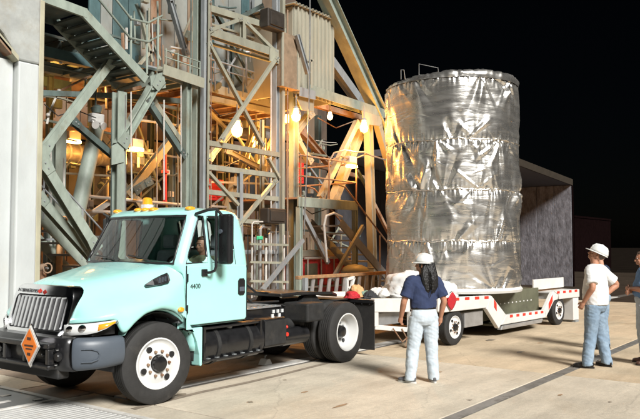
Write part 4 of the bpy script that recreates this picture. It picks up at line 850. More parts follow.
gr = mb.build('grille_surround', 'chrome', tk, smooth='auto')
MB().add([gp_(y, t, .055) for y, t in inn], [tuple(range(m_))]).build('grille_backing', 'black_matt', gr)
for i in range(12):
    y = YC - .49 + i * .089; MB().prism([gp_(y - .012, .11, .05), gp_(y, .11, -.005), gp_(y + .012, .11, .05)], gp_(y, .79, 0) - gp_(y, .11, 0)).build('grille_bar', 'chrome', gr)
MB().prism([gp_(y, t, -.016) for y, t in ((YC - .045, .90), (YC, .955), (YC + .045, .90), (YC, .845))], (-.006, 0, .001)).build('emblem', 'reflector_red', gr)
fm = frame_mtx(gp_(1.30, .90, -.02), (0, -1, 0), gp_(1.3, 1, 0) - gp_(1.3, .9, 0)); text('INTERNATIONAL', .055, fm, 'plastic_black', gr)
# ---- headlamps
for f in (lambda p: Vector(p), mir):
    Xh = [-.86, -.82, -.74, -.66, -.58, -.50, -.46]; tp_ = [f((X, yfen(X) + .0, zlow(X) - .006 - .0 * X)) for X in Xh]; bt = [f((X - .015, yfen(X) - .012, interp(X, [(-.86, .865), (-.7, .885), (-.58, .94), (-.46, 1.02)]))) for X in Xh]
    hl = MB().grid([tp_, bt]).build('headlight', 'lamp_clear', tk, smooth=True, solid=.02)
    sg = 1 if tp_[0].y < 1 else -1
    MB().grid([[lerp(a, b, .2) + Vector((0, -sg * .014, 0)) for a, b in zip(tp_[3:6], bt[3:6])], [lerp(a, b, .85) + Vector((-.004, -sg * .014, 0)) for a, b in zip(tp_[3:6], bt[3:6])]]).build('turn_signal', 'amber', hl, smooth=True, solid=.006)
    for X, rr in ((-.83, .045), (-.76, .05)):
        c = f((X - .012, yfen(X) + .0, zlow(X) - .06)); MB().lathe([(0, rr), (.012, rr * .9), (.018, .01)], c, (-.75, -sg * .6, 0), 16).build('reflector_bowl', 'chrome', hl, smooth='auto')
    MB().box(f((-.70, .20, .86)), f((-.40, .6, 1.0))).build('lamp_bucket', 'black_matt', tk)
# ---- bumper
def bpath(y): return interp(abs(y - YC), [(0, -1.06), (.45, -1.04), (.68, -.98), (.82, -.88), (.93, -.72), (1.0, -.52), (1.01, -.37)])
plan = [(-.37, .045), (-.52, .05), (-.66, .085), (-.78, .145), (-.85, .21), (-.90, .28)]
prof = [(.10, .50), (.035, .505), (.0, .56), (-.012, .66), (-.006, .78), (.02, .835), (.10, .845)]   # inward offset, z
def brow(pl_, f):
    R_ = []
    for i, (x, y) in enumerate(pl_):
        a = Vector(pl_[max(i - 1, 0)]); b_ = Vector(pl_[min(i + 1, len(pl_) - 1)]); t_ = (b_ - a).normalized(); nn = Vector((-t_.y, t_.x)); 
        if nn.x < 0 and nn.y < 0: nn = -nn
        if nn.y < 0: nn = -nn
        up = interp(x, [(-.9, 0), (-.37, .03)])
        R_.append([f((x + nn.x * d, y + nn.y * d, z + (up if z < .6 else 0) + (.0))) for d, z in prof])
    return R_
for f in (lambda p: Vector(p), mir):
    bc = MB().grid(brow(plan, f)).build('bumper_corner', 'bumper_grey', tk, smooth=True, solid=.02, subsurf=1)
    sg = 1 if f((0, 0, 0)).y < 1 else -1
    pts = [(-.84, .185, .60), (-.76, .118, .60), (-.70, .092, .62), (-.68, .086, .67), (-.70, .092, .71), (-.76, .118, .735), (-.84, .185, .735)]
    MB().tube([f((x - .008, y - .012, z)) for x, y, z in pts], .007, 6).build('fog_lamp_crease', 'bumper_grey', bc)
cpl = [(-.905, .29), (-.95, .40), (-.98, .6), (-.99, YC), (-.98, 1.5), (-.95, 1.70), (-.905, 1.81)]
MB().grid([[Vector((x + d, y, z)) for x, y in cpl] for d, z in prof]).build('bumper_centre', 'black_metal', tk, smooth='auto', solid=.03)
MB().box((-.95, .45, .40), (-.8, 1.65, .52)).build('lower_valance', 'black_matt', tk, bevel=.02)
MB().box((-1.09, .42, .74), (-.99, 1.75, .80)).build('push_bar', 'black_metal', tk, bevel=.015); MB().box((-1.09, .42, .52), (-.99, 1.75, .57)).build('push_bar', 'black_metal', tk, bevel=.015)
for y in (.46, .9, 1.30, 1.70): MB().box((-1.08, y - .03, .571), (-1.0, y + .03, .739)).build('push_bar_post', 'black_metal', tk, bevel=.01)
for y in (.36, .52, 1.48, 1.62): MB().lathe([(0, .045), (.03, .05), (.05, .04), (.05, .0)], (-.985, y, .66), (-1, 0, 0), 14).build('tow_lamp', 'plastic_black', tk, smooth='auto'); 
for i, (y, z) in enumerate(((.36, .74), (.43, .70), (.50, .74), (.38, .58), (.50, .58), (.62, .66), (.95, .68), (1.35, .62), (1.5, .72))): MB().lathe([(0, .016), (.02, .014), (.025, .0)], (-1.01, y, z), (-1, 0, 0), 8).build('bolt', 'chrome', tk, smooth='auto')
# hazard placard
pc = Vector((-1.135, .71, .765))
pr = thing('placard', 'orange diamond hazard placard with white border on the front bumper', 'placard', tuple(pc))
def dia(h, x, sc=1.25): return [pc + Vector((x, 0, h)), pc + Vector((x, -h * .80, 0)), pc + Vector((x, 0, -h)), pc + Vector((x, h * .80, 0))]
MB().prism(dia(.235, .02), (.012, 0, 0)).build('frame', 'chrome', pr); MB().prism(dia(.215, .008), (.008, 0, 0)).build('border', 'white_paint', pr); MB().prism(dia(.178, .002), (.005, 0, 0)).build('face', 'orange_sign', pr)
for dz, wd, hh in ((.075, .035, .03), (.0, .085, .018), (-.035, .06, .014), (-.09, .03, .03)): MB().box(pc + Vector((-.001, -wd, dz - hh / 2)), pc + Vector((.0015, wd, dz + hh / 2))).build('mark', 'shoe_brown', pr)
MB().box(pc + Vector((.03, -.02, -.05)), pc + Vector((.05, .02, .05))).build('bracket', 'black_metal', pr)
# ---- wheels
def wheel(name, c, rz, ysign, style, R_=.475, rimR=.285, w=.27, parent=tk, disc='wheel_white', lugs=10, tyre='rubber', dish=.0, scale=1.):
    X = Matrix.Translation(Vector(c)) @ Matrix.Rotation(rz, 4, 'Z') @ (Matrix.Rotation(math.pi, 4, 'Z') if ysign > 0 else Matrix.Identity(4)) @ Matrix.Scale(scale, 4)
    h = w / 2; mb = MB(X)   # axis along -Y (outside is -Y)
    pr_ = [(-h * .93, rimR + .01), (-h, rimR + .05), (-h, R_ - .10), (-h * .93, R_ - .045), (-h * .80, R_ - .008), (-h * .62, R_)]
    for g in (-.42, -.14, .14, .42): pr_ += [(h * (g - .06), R_), (h * (g - .04), R_ - .014), (h * (g + .04), R_ - .014), (h * (g + .06), R_)]
    pr_ += [(h * .62, R_), (h * .80, R_ - .008), (h * .93, R_ - .045), (h, R_ - .10), (h, rimR + .05), (h * .93, rimR + .01)]
    mb.lathe(pr_, (0, 0, 0), (0, 1, 0), 56, closed=True); ty = mb.build('tyre', tyre, parent, smooth='auto')
    for k in range(44):
        a = 2 * math.pi * k / 44
        for s_ in (-1, 1):
            q = MB(X); ca, sa = math.cos(a), math.sin(a); ro, ri = R_ - .006, R_ - .05
            e = Vector((-sa, 0, ca)); d0 = Vector((ca, 0, sa))
    if style == 'front': rp = [(-h * .9, rimR + .014), (-h * .98, rimR + .012), (-h * .98, rimR - .004), (-h * .80, rimR - .02), (-h * .72, rimR - .05), (-h * .86, rimR - .10), (-h * .92, .16), (-h * .92, .105), (-h * .8, .10), (-h * .8, .0)]
    else: rp = [(-h * .9, rimR + .014), (-h * .98, rimR + .012), (-h * .98, rimR - .004), (-h * .80, rimR - .022), (h * .1, rimR - .035), (h * .35, rimR - .06), (h * .42, .17), (h * .42, .02)]
    rm = MB(X).lathe(rp, (0, 0, 0), (0, 1, 0), 48, cap0=False).build('rim', disc, parent, smooth='auto')
    if style == 'front':
        MB(X).lathe([(-h * .80, .095), (-h * 1.15, .092), (-h * 1.32, .085), (-h * 1.38, .06), (-h * 1.40, .0)], (0, 0, 0), (0, 1, 0), 24).build('hub', 'black_metal', rm, smooth='auto')
        for k in range(lugs): a = 2 * math.pi * k / lugs; MB(X).lathe([(-h * .90, .018), (-h * 1.12, .017), (-h * 1.16, .01)], (.143 * math.cos(a), 0, .143 * math.sin(a)), (0, 1, 0), 6).build('lug_nut', 'steel_rust', rm)
        for k, a in enumerate((2.2, 3.5, 5.35, .45)): MB(X).lathe([(-h * .95, .036), (-h * .80, .034)], (.205 * math.cos(a), 0, .205 * math.sin(a)), (0, 1, 0), 14).build('hand_hole', 'plastic_black', rm)
    else:
        MB(X).lathe([(h * .40, .10), (-h * .15, .095), (-h * .35, .08), (-h * .42, .05), (-h * .42, .0)], (0, 0, 0), (0, 1, 0), 20).build('hub', 'black_metal', rm, smooth='auto')
        for k in range(lugs): a = 2 * math.pi * k / lugs; MB(X).lathe([(h * .40, .017), (h * .25, .016), (h * .22, .0)], (.14 * math.cos(a), 0, .14 * math.sin(a)), (0, 1, 0), 6).build('lug_nut', 'steel_grey', rm)
        for k, a in enumerate((2.3, 5.4)): MB(X).lathe([(h * .40, .034), (h * .30, .034)], (.20 * math.cos(a), 0, .20 * math.sin(a)), (0, 1, 0), 14).build('hand_hole', 'plastic_black', rm)
    return ty
wheel('w', (.14, .20, .475), math.radians(-7), -1, 'front'); wheel('w', (.14, 1.90, .475), math.radians(-7), 1, 'front')
for y, s_ in ((.19, -1), (.51, 1), (1.59, -1), (1.91, 1)): wheel('w', (3.96, y, .475), 0, s_, 'rear')
# ---- chassis
for y in (.62, 1.48): MB().beam((-.8, y, .80), (4.95, y, .80), .24, .08, 'C').build('frame_rail', 'black_metal', tk)
for x in (.9, 1.9, 2.75, 3.5, 4.85): MB().box((x - .06, .665, .70), (x + .06, 1.435, .90)).build('cross_member', 'black_matt', tk)
MB().tube([(3.96, .3, .475), (3.96, 1.8, .475)], .09, 14).build('rear_axle', 'black_matt', tk, smooth='auto'); MB().sphere((3.96, 1.05, .48), (.24, .22, .22)).build('differential', 'black_matt', tk, smooth=True)
MB().tube([(.14, .3, .44), (.14, 1.8, .44)], .06, 12).build('front_axle', 'black_matt', tk, smooth='auto'); MB().tube([(1.5, 1.05, .62), (3.8, 1.05, .5)], .05, 12).build('drive_shaft', 'black_matt', tk, smooth='auto')
MB().box((-.5, .75, .45), (.6, 1.35, 1.1)).build('engine', 'black_matt', tk, bevel=.05)
ft = MB().tube([(.90, .34, .56), (2.02, .34, .56)], .24, 32).build('fuel_tank', 'black_metal', tk, smooth='auto')
for x in (1.15, 1.75): MB().lathe([(-.03, .242), (-.03, .252), (.03, .252), (.03, .242)], (x, .34, .56), (1, 0, 0), 32).build('tank_strap', 'black_matt', ft, smooth='auto')
MB().lathe([(0, .05), (.05, .05), (.06, .03)], (1.45, .24, .77), (0, -.4, 1), 14).build('filler_cap', 'steel_grey', ft)
for z, y in ((.40, .10), (.80, .13)): MB().box((.86, y, z - .015), (2.0, y + .16, z + .015)).build('step', 'black_metal', tk, bevel=.006)
for x in np.linspace(.95, 1.9, 7): MB().box((x, .11, .416), (x + .05, .24, .424)).build('step_grip', 'steel_grey', tk)
for x in (.90, 1.96): MB().box((x - .02, .11, .38), (x + .02, .20, .82)).build('step_bracket', 'black_metal', tk)
MB().box((2.08, .16, .42), (2.55, .56, .82)).build('battery_box', 'black_metal', tk, bevel=.02); MB().box((2.085, .145, .45), (2.545, .159, .79)).build('battery_cover', 'black_matt', tk, bevel=.01)
MB().tube([(2.65, .36, .5), (3.2, .36, .5)], .13, 20).build('air_tank', 'black_metal', tk, smooth='auto'); MB().tube([(2.62, .5, .66), (3.3, .5, .66)], .09, 16).build('air_tank', 'black_matt', tk, smooth='auto')
for x in (2.2, 2.35, 2.72, 2.82, 2.92): MB().box((x, .555 if x > 2.6 else .13, .835), (x + .045, .575 if x > 2.6 else .144, .885)).build('reflector_tab', 'lamp_clear', tk)
MB().sphere((2.66, .24, .66), .024).build('red_coupling', 'reflector_red', tk, smooth=True); MB().lathe([(0, .03), (.03, .03)], (2.62, .22, .56), (0, -1, 0), 14).build('red_valve', 'reflector_red', tk)
# deck plate and fifth wheel
MB().box((1.82, .55, .925), (2.9, 1.55, .945)).build('deck_plate', 'alu', tk); 
for i in range(8): MB().box((1.86 + i * .13, .56, .9455), (1.90 + i * .13, 1.54, .955)).build('deck_rib', 'steel_grey', tk)
fw = MB().prism([(2.95, .60, 1.06), (3.2, .50, 1.08), (4.15, .50, 1.04), (4.45, .62, .98), (4.45, .95, .98), (4.05, 1.03, 1.04), (4.05, 1.07, 1.04), (4.45, 1.15, .98), (4.45, 1.48, .98), (4.15, 1.60, 1.04), (3.2, 1.60, 1.08), (2.95, 1.50, 1.06)], (0, 0, .05)).build('fifth_wheel', 'black_metal', tk, bevel=.01)
for y in (.58, 1.42): MB().prism([(3.4, y, .925), (3.95, y, .925), (3.8, y, 1.05), (3.5, y, 1.05)], (0, .1, 0)).build('pedestal', 'black_matt', fw)
MB().box((2.95, .55, .925), (4.7, 1.55, .94)).build('mount_plate', 'black_matt', tk)
MB().box((3.0, .12, .70), (3.42, .6, .98)).build('spring_housing', 'black_matt', tk, bevel=.03)
for y0 in (.06, 1.42): 
    fl_ = MB().box((4.735, y0, .10), (4.75, y0 + .62, .90)).build('mud_flap', 'rubber', tk, bevel=.004)
    MB().box((4.70, y0, .88), (4.734, y0 + .62, .93)).build('flap_hanger', 'black_metal', fl_)
    for k in range(4): MB().lathe([(0, .014), (.012, .012)], (4.7345, y0 + .09 + k * .15, .86), (-1, 0, 0), 8).build('flap_bolt', 'chrome', fl_)
MB().box((4.88, .3, .62), (4.98, 1.8, .92)).build('rear_crossmember', 'black_metal', tk, bevel=.01)
for y in (.42, 1.62): MB().lathe([(0, .06), (.03, .055)], (4.985, y, .8), (1, 0, 0), 16).build('tail_lamp', 'reflector_red', tk)
MB().tube([(2.0, .75, 1.6), (2.25, .7, 1.3), (2.6, .8, 1.15), (3.1, .9, 1.10)], .02, 8).build('air_hose', 'plastic_black', tk, smooth='auto'); MB().tube([(1.9, .62, 1.3), (2.3, .6, 1.02), (2.9, .6, 1.0)], .014, 8).build('air_hose', 'black_matt', tk, smooth='auto')
MB().tube([(1.82, 1.75, .7), (1.82, 1.75, 2.2)], .07, 16).build('exhaust_stack', 'pipe_steel', tk, smooth='auto')
# white foot chock under the chassis
t = thing('wheel_chock', 'small white wheel chock on the ground under the truck frame', 'chock', (3.0, 1.0, 0))
MB().prism([(2.93, .9, 0), (3.12, .9, 0), (3.06, .9, .09), (2.99, .9, .09)], (0, .14, 0)).build('block', 'white_paint', t, bevel=.01)
MB().tube([(3.02, .97, .09), (3.02, .97, .13), (3.05, .97, .14)], .01, 6).build('handle', 'steel_grey', t)
# ================================================================== TRAILER
TA = math.atan2(-.36, 4.45); TO = Vector((6.75, -.45, 0))
TX = Matrix.Translation(TO) @ Matrix.Rotation(TA, 4, 'Z'); TXi = TX.inverted()
TU = (TX.to_3x3() @ Vector((1, 0, 0))); TV = (TX.to_3x3() @ Vector((0, 1, 0)))
def TWp(x, y, off):
    d = Vector(ray(x, y)); c = Vector(CAM); p0 = TO + TV * off; return c + d * ((p0 - c).dot(TV) / d.dot(TV))
tl = thing('payload_trailer', 'low white transport trailer with red and white reflector tape under the foil canister', 'trailer', tuple(TO + TU * 1.5 + TV * 1.3), TA)
TW_ = 2.6
def tp(poly, off, th, name, m, bevel=.012, parent=None):
    return MB(TX).prism([(s_, off, z) for s_, z in poly], (0, th, 0)).build(name, m, parent or tl, bevel=bevel)
for off in (0, TW_ - .1):
    tp([(-.62, .905), (1.30, .85), (1.12, .62), (-.5, .635), (-.62, .66)], off, .10, 'front_rail', 'white_paint')
    tp([(1.305, .85), (1.34, .84), (1.93, .43), (1.62, .17), (1.125, .60)], off + .004, .092, 'sloping_rail', 'white_paint')
    tp([(1.94, .425), (3.74, .405), (3.80, .235), (1.70, .235)], off, .10, 'low_rail', 'white_paint')
    tp([(1.80, .215), (3.70, .215), (3.62, .13), (1.74, .13)], off + .02, .10, 'low_sill', 'alu')
    tp([(3.75, .405), (4.22, .80), (4.5, .70), (4.45, .60), (4.25, .58), (3.82, .24)], off + .004, .092, 'sloping_rail', 'white_paint')
    tp([(4.225, .80), (5.70, .78), (5.70, .59), (4.52, .60), (4.505, .70)], off, .10, 'rear_rail', 'white_paint')
    sg = -1 if off == 0 else 1; yy = off - .004 if off == 0 else off + .104
    def refl(s0, z0, s1, z1, n_, m='reflector_red'):
        for i in range(n_):
            t = (i + .5) / n_; c = Vector((lerp(s0, s1, t), yy, lerp(z0, z1, t))); l = (s1 - s0) / n_ * .22; sl = (z1 - z0) / (s1 - s0)
            MB(TX).prism([c + Vector((-l, 0, -l * sl - .055)), c + Vector((l, 0, l * sl - .055)), c + Vector((l, 0, l * sl)), c + Vector((-l, 0, -l * sl))], (0, .003 * -sg, 0)).build('reflector', m, tl)
    refl(-.55, .895, 1.30, .845, 5); refl(2.0, .415, 3.74, .395, 6); refl(4.3, .79, 5.65, .775, 4)
    for s0, z0, s1, z1 in ((1.42, .79, 1.52, .70), (3.95, .56, 4.15, .74)):
        MB(TX).prism([(s0, yy, z0 - .02), (s1, yy, z1 - .02), (s1, yy, z1 - .17), (s0, yy, z0 - .17)], (0, .003 * -sg, 0)).build('reflector', 'reflector_red', tl)
# decks and cross members
MB(TX).box((-.60, .105, .79), (1.25, TW_ - .105, .83)).build('front_deck', 'white_paint', tl)
MB(TX).box((4.3, .105, .74), (5.68, TW_ - .105, .775)).build('rear_deck', 'white_paint', tl); MB(TX).box((1.7, .105, .20), (3.8, TW_ - .105, .235)).build('well_deck', 'olive_panel', tl)
for s_ in (-.55, .4, .9): MB(TX).box((s_, .11, .66), (s_ + .12, TW_ - .11, .785)).build('cross_member', 'white_paint', tl)
for s_ in (4.35, 5.55): MB(TX).box((s_, .11, .60), (s_ + .12, TW_ - .11, .735)).build('cross_member', 'white_paint', tl)
op = MB(TX).box((1.55, .32, .30), (4.14, 2.2, .875)).build('pallet', 'olive_panel', tl, bevel=.02)
for i in range(11): MB(TX).box((1.9 + i * .18, .312, .60), (1.95 + i * .18, .319, .625)).build('stud', 'white_paint', op)
MB(TX).box((3.95, .35, .82), (5.60, .39, 1.06)).build('tail_board', 'white_paint', tl, bevel=.008)
MB(TX).box((5.36, .02, .05), (5.68, .30, .58)).build('landing_leg', 'white_paint', tl, bevel=.01); MB(TX).box((5.42, .0, .0), (5.62, .32, .045)).build('landing_foot', 'steel_grey', tl)
# drawbar frame below the front deck
for off in (.60, 1.95):
    tp([(-1.70, .925), (-.635, .87), (-.635, .62), (-1.70, .69)], off, .10, 'neck_rail', 'white_paint')
    MB(TX).beam((-1.66, off + .05, .43), (-.45, off + .05, .27), .085, .07, 'box').build('lower_bar', 'white_paint', tl, bevel=.008)
    for s_, z in ((-.56, .30), (-1.64, .44)): MB(TX).box((s_ - .06, off + .01, z), (s_ + .06, off + .09, .70 if s_ < -1 else .62)).build('upright', 'white_paint', tl, bevel=.008)
    MB(TX).box((-1.45, off + .14, .42), (-.75, off + .3, .64)).build('side_panel', 'alu', tl, bevel=.01)
for off in (.1, 2.3): MB(TX).box((.45, off, .28), (1.15, off + .12, .56)).build('side_skirt', 'alu', tl, bevel=.01)
MB(TX).prism([(-1.69, .705, .905), (-.64, .705, .85), (-.64, .705, .82), (-1.69, .705, .875)], (0, 1.24, 0)).build('neck_deck', 'white_paint', tl)
MB(TX).tube([(-1.2, .58, .37), (-1.0, .52, .12), (-.6, .55, .26)], .015, 6).build('chain', 'steel_rust', tl); MB(TX).tube([(-.9, .6, .34), (-.75, .55, .08), (-.5, .58, .28)], .014, 6).build('chain', 'steel_rust', tl)
MB(TX).beam((-.66, .57, .30), (-.9, .50, .02), .05, .05).build('jack_leg', 'steel_rust', tl)
for s_ in (0, 4.6):
    for off, sg in ((.13, -1), (TW_ - .13, 1)):
        c = TX @ Vector((s_, off, .335)); wheel('w', c, TA, sg, 'front', parent=tl, scale=.705)
    MB(TX).tube([(s_, .2, .335), (s_, TW_ - .2, .335)], .05, 10).build('axle', 'black_matt', tl, smooth='auto')
# red flags on the near rail
for (x, y), l in (((452, 301), 'red square flag hung cornerwise on the trailer rail beside the worker in navy'),):
    p = TWp(x, y, -.06); f_ = thing('warning_flag', l, 'flag', tuple(p), TA)
    gdt = np.linspace(-1, 1, 9); h, wd = .17, .17
    P = []
    for a in gdt:
        row = []
        for b_ in gdt:
            u_ = (a - b_) / 2 * wd; v_ = (a + b_) / 2 * h; row.append(p + TU * u_ + Vector((0, 0, v_)) - TV * (.015 * math.sin(u_ * 22) + .01 * math.sin(v_ * 15)))
        P.append(row)
    MB().grid(P).build('cloth', 'flag_red', f_, smooth=True, solid=.004)
    MB().tube([p + Vector((0, 0, h + .01)), p + Vector((0, 0, h - .03)) + TV * .05], .008, 6).build('hook', 'steel_grey', f_)
# ------------------------------------------------------------------ foil wrapped canister
KC = Vector((8.79, .65, 0)); KR = 1.42
cn = thing('foil_canister', 'tall round payload canister wrapped in crumpled silver foil on the trailer', 'canister', (KC.x, KC.y, .89))
MB().lathe([(.0, KR - .15), (0, KR + .02), (.05, KR + .04), (.10, KR + .0), (.10, KR - .2)], (KC.x, KC.y, .885), (0, 0, 1), 72).build('base_ring', 'white_paint', cn, smooth='auto')
bands = [.97, 1.93, 2.96, 3.97, 5.22]
def foil_seg(z0, z1, seed, name='foil_wrap', gather=(1, 1), amp=1.):
    R = np.random.default_rng(seed); nt_, nz_ = 460, int(70 * (z1 - z0)) + 20
    th = np.linspace(0, 2 * math.pi, nt_, endpoint=False); zz = np.linspace(0, 1, nz_); H = z1 - z0
    T, Z = np.meshgrid(th, zz); A = T * KR; d = np.zeros_like(A); per = 2 * math.pi * KR
    # folds that fan out from points on the cinched seams
    for k in range(80):
        a0 = R.uniform(0, per); zs = 0. if R.random() < .35 else 1.
        for q in range(R.integers(1, 4)):
            ang = R.normal(0, .5); L = R.uniform(.3, 1.0) * min(1, H); wd = R.uniform(.03, .11); am = R.normal(0, .024) * amp
            da = (A - a0 + per / 2) % per - per / 2; dz = (Z - zs) * H * (-1 if zs > .5 else 1)
            along = dz * math.cos(ang) + da * math.sin(ang); perp = da * math.cos(ang) - dz * math.sin(ang)
            m_ = np.clip(1 - np.abs(perp) / (wd * (.4 + along / L * 1.6) + .004), 0, 1) * np.clip(along / .05, 0, 1) * np.clip((L - along) / (.5 * L), 0, 1)
            d += am * m_
    # short random creases
    for k in range(60):
        a0, zc, ang, L, wd, am = R.uniform(0, per), R.uniform(0, H), R.normal(1.35, .35) * R.choice([-1, 1]), R.uniform(.1, .4), R.uniform(.02, .05), R.normal(0, .006) * amp
        da = (A - a0 + per / 2) % per - per / 2; dz = Z * H - zc
        al = dz * math.cos(ang) + da * math.sin(ang); pp = da * math.cos(ang) - dz * math.sin(ang)
        d += am * np.clip(1 - np.abs(pp) / wd, 0, 1) * np.clip(1 - np.abs(al) / L, 0, 1)
    # broad sag and gathers at the seams
    for k in range(10): fq = R.integers(3, 14); d += R.normal(0, .006) * np.sin(fq * T + R.uniform(0, 6)) * np.sin(math.pi * Z * R.integers(1, 3))
    for zs, g in ((0, gather[0]), (1, gather[1])):
        e = np.exp(-np.abs(Z - zs) * H / .09) * g; d += e * (-.02 + sum(R.normal(0, .0045) * np.sin(T * int(R.integers(25, 150)) + R.uniform(0, 6)) for _ in range(9)))
    rad = KR + d
    X_, Y_ = KC.x + rad * np.cos(T), KC.y + rad * np.sin(T); ZZ = z0 + Z * H + .006 * np.sin(T * 11 + seed)
    co = np.stack([X_, Y_, ZZ], -1).reshape(-1, 3); idx = np.arange(nt_ * nz_).reshape(nz_, nt_); nx = np.roll(idx, -1, 1)
    F = np.stack([idx[:-1], nx[:-1], nx[1:], idx[1:]], -1).reshape(-1, 4)
    me = bpy.data.meshes.new(name); c0 = np.array([KC.x, KC.y, z0]); me.from_pydata((co - c0).tolist(), [], F.tolist()); me.polygons.foreach_set('use_smooth', [True] * len(me.polygons)); me.materials.append(M['foil'])
    o = bpy.data.objects.new(name, me); link(o, cn, Matrix.Translation(Vector(c0))); return o
for i in range(4): foil_seg(bands[i], bands[i + 1], 11 + i, gather=(0.2 if i == 0 else 1, 1), amp=(.75, .95, 1.15, 1.0)[i])
for z in bands[1:4]:   # cinch cords
    pts = [Vector((KC.x + (KR - .012 + .008 * math.sin(31 * a)) * math.cos(a), KC.y + (KR - .012 + .008 * math.sin(31 * a)) * math.sin(a), z + .012 * math.sin(a * 9) + .006 * math.sin(a * 41))) for a in np.linspace(0, 2 * math.pi, 220, endpoint=False)]
    MB().tube(pts, .016, 6, closed=True).build('seam_cord', 'foil', cn, smooth=True)
# crumpled rim and top cover
R = np.random.default_rng(5); na = 300; prof = [(0, 0.0), (.008, .05), (.008, .10), (-.02, .15), (-.09, .18), (-.3, .20), (-.7, .215), (-1.38, .22)]
vs = []; fs = []
w1, w2 = R.uniform(0, 6, 12), R.uniform(0, 6, 12)
for i, (dr, dz) in enumerate(prof):
    for k in range(na):
        a = 2 * math.pi * k / na; q = sum(math.sin((13 + 9 * j) * a + w1[j]) / (1 + .35 * j) for j in range(8)); q2 = sum(math.sin((11 + 13 * j) * a + w2[j] + i) / (1 + .3 * j) for j in range(8))
        edge = 1 if i in (1, 2, 3, 4) else .2
        lean = -.16 * max(0, math.cos(a - 2.6)) ** 2 * (dz / .22)      # slumped shoulder on the left
        rad = KR + dr + .006 * q * edge + lean * .6; vs.append((KC.x + rad * math.cos(a), KC.y + rad * math.sin(a), bands[-1] - .01 + dz + .007 * q2 * edge + lean * .5))
for i in range(len(prof) - 1):
    for k in range(na): fs.append((i * na + k, i * na + (k + 1) % na, (i + 1) * na + (k + 1) % na, (i + 1) * na + k))
fs.append(tuple((len(prof) - 1) * na + k for k in range(na)))
MB().add(vs, fs).build('top_cover', 'foil', cn, smooth='auto')
for x0, x1, y0, dy in ((419, 438, 64, 4), (401, 404, 70, 0)):   # lifting wires
    p, q = WD(x0, y0, 15.2), WD(x1, y0 + dy, 15.2); MB().tube([Vector((p.x, p.y, 5.3)), p, q, Vector((q.x + .05, q.y, 5.3))], .008, 6).build('lifting_wire', 'pipe_steel', cn)
# ------------------------------------------------------------------ covers and bags on the front deck
def lump(name, label, cat, c, r, m, seed, sq=.6, group=None, n=56):
    c = Vector(c); mb = MB(); vs = []; mm = 34; sd_ = Vector((seed * 3.1, seed * 1.7, seed * .9))
    for i in range(mm + 1):
        a = math.pi * i / mm
        for k in range(n):
            t = 2 * math.pi * k / n; dr = Vector((math.sin(a) * math.cos(t), math.sin(a) * math.sin(t), math.cos(a)))
            q = 1 + .28 * _ns.noise(dr * 1.4 + sd_) + .16 * (1 - 2 * abs(_ns.noise(dr * 2.6 + sd_ * 2))) + .07 * (1 - 2 * abs(_ns.noise(dr * 6 + sd_)))
            x, y, z = dr.x * r[0] * q, dr.y * r[1] * q, dr.z * r[2] * q
            if z < 0: z *= .3; x *= 1.08; y *= 1.08
            vs.append(c + Vector((x, y, max(0, z + r[2] * .3))))
    mb.add(vs, [(i * n + k, (i + 1) * n + k, (i + 1) * n + (k + 1) % n, i * n + (k + 1) % n) for i in range(mm) for k in range(n)])
    o = mb.build(name, m, smooth=True); return tag(o, label, cat, group)
def dk(x, off):       # point on the front deck under pixel column x
    p = TWp(x, 290, off); l = TXi @ p; s_ = l.x; return TX @ Vector((s_, off, max(.83, .905 - (s_ + 1.69) * .052)))
lump('folded_tarpaulin', 'big white tarpaulin heaped against the foil canister', 'tarpaulin', dk(408, 1.0), (.50, .42, .36), 'tarp_white', 3)
lump('folded_tarpaulin', 'white tarpaulin heap behind the shoulder of the worker in navy', 'tarpaulin', dk(440, .5), (.36, .28, .22), 'tarp_white', 13)
p = dk(386, .9); mb = MB()
mb.add([p + Vector(v) for v in ((-.24, -.12, 0), (.2, -.14, 0), (.22, .2, 0), (-.2, .18, 0), (-.03, 0, .34), (.14, .05, .2), (-.16, .05, .17))], [(0, 1, 5, 4), (0, 4, 6), (1, 2, 5), (2, 4, 5), (2, 3, 6, 4), (3, 0, 6), (0, 3, 2, 1)])
tag(mb.build('peaked_cover', 'tarp_white', subsurf=1), 'small peaked white cloth cover left of the big tarpaulin', 'cloth')
lump('equipment_bag', 'red bag at the front corner of the trailer deck', 'bag', dk(352, .85), (.12, .12, .10), 'flag_red', 21)
lump('equipment_bag', 'orange bag behind the red bag on the trailer', 'bag', dk(357, 1.1), (.12, .12, .17), 'bag_orange', 22)
lump('equipment_bag', 'grey green bag between the orange and the black bag', 'bag', dk(364, 1.0), (.10, .10, .10), 'bag_green', 23)
lump('equipment_bag', 'black bag left of the peaked white cover', 'bag', dk(370, .9), (.14, .11, .10), 'bag_black', 24)
lump('equipment_bag', 'small grey white bag beside the black bag', 'bag', dk(377, 1.1), (.14, .13, .14), 'bag_green' if 0 else 'tarp_white', 25)
p = dk(347, 1.3); t = thing('white_bracket', 'white angular bracket standing among the bags at the trailer front', 'bracket', tuple(p))
for a, b_ in (((0, 0, 0), (0, 0, .33)), ((0, 0, .33), (.22, 0, .36)), ((.22, 0, .36), (.14, 0, .18)), ((.14, 0, .18), (0, 0, .15))): MB().beam(p + Vector(a), p + Vector(b_), .05, .05).build('bar', 'white_paint', t, bevel=.006)
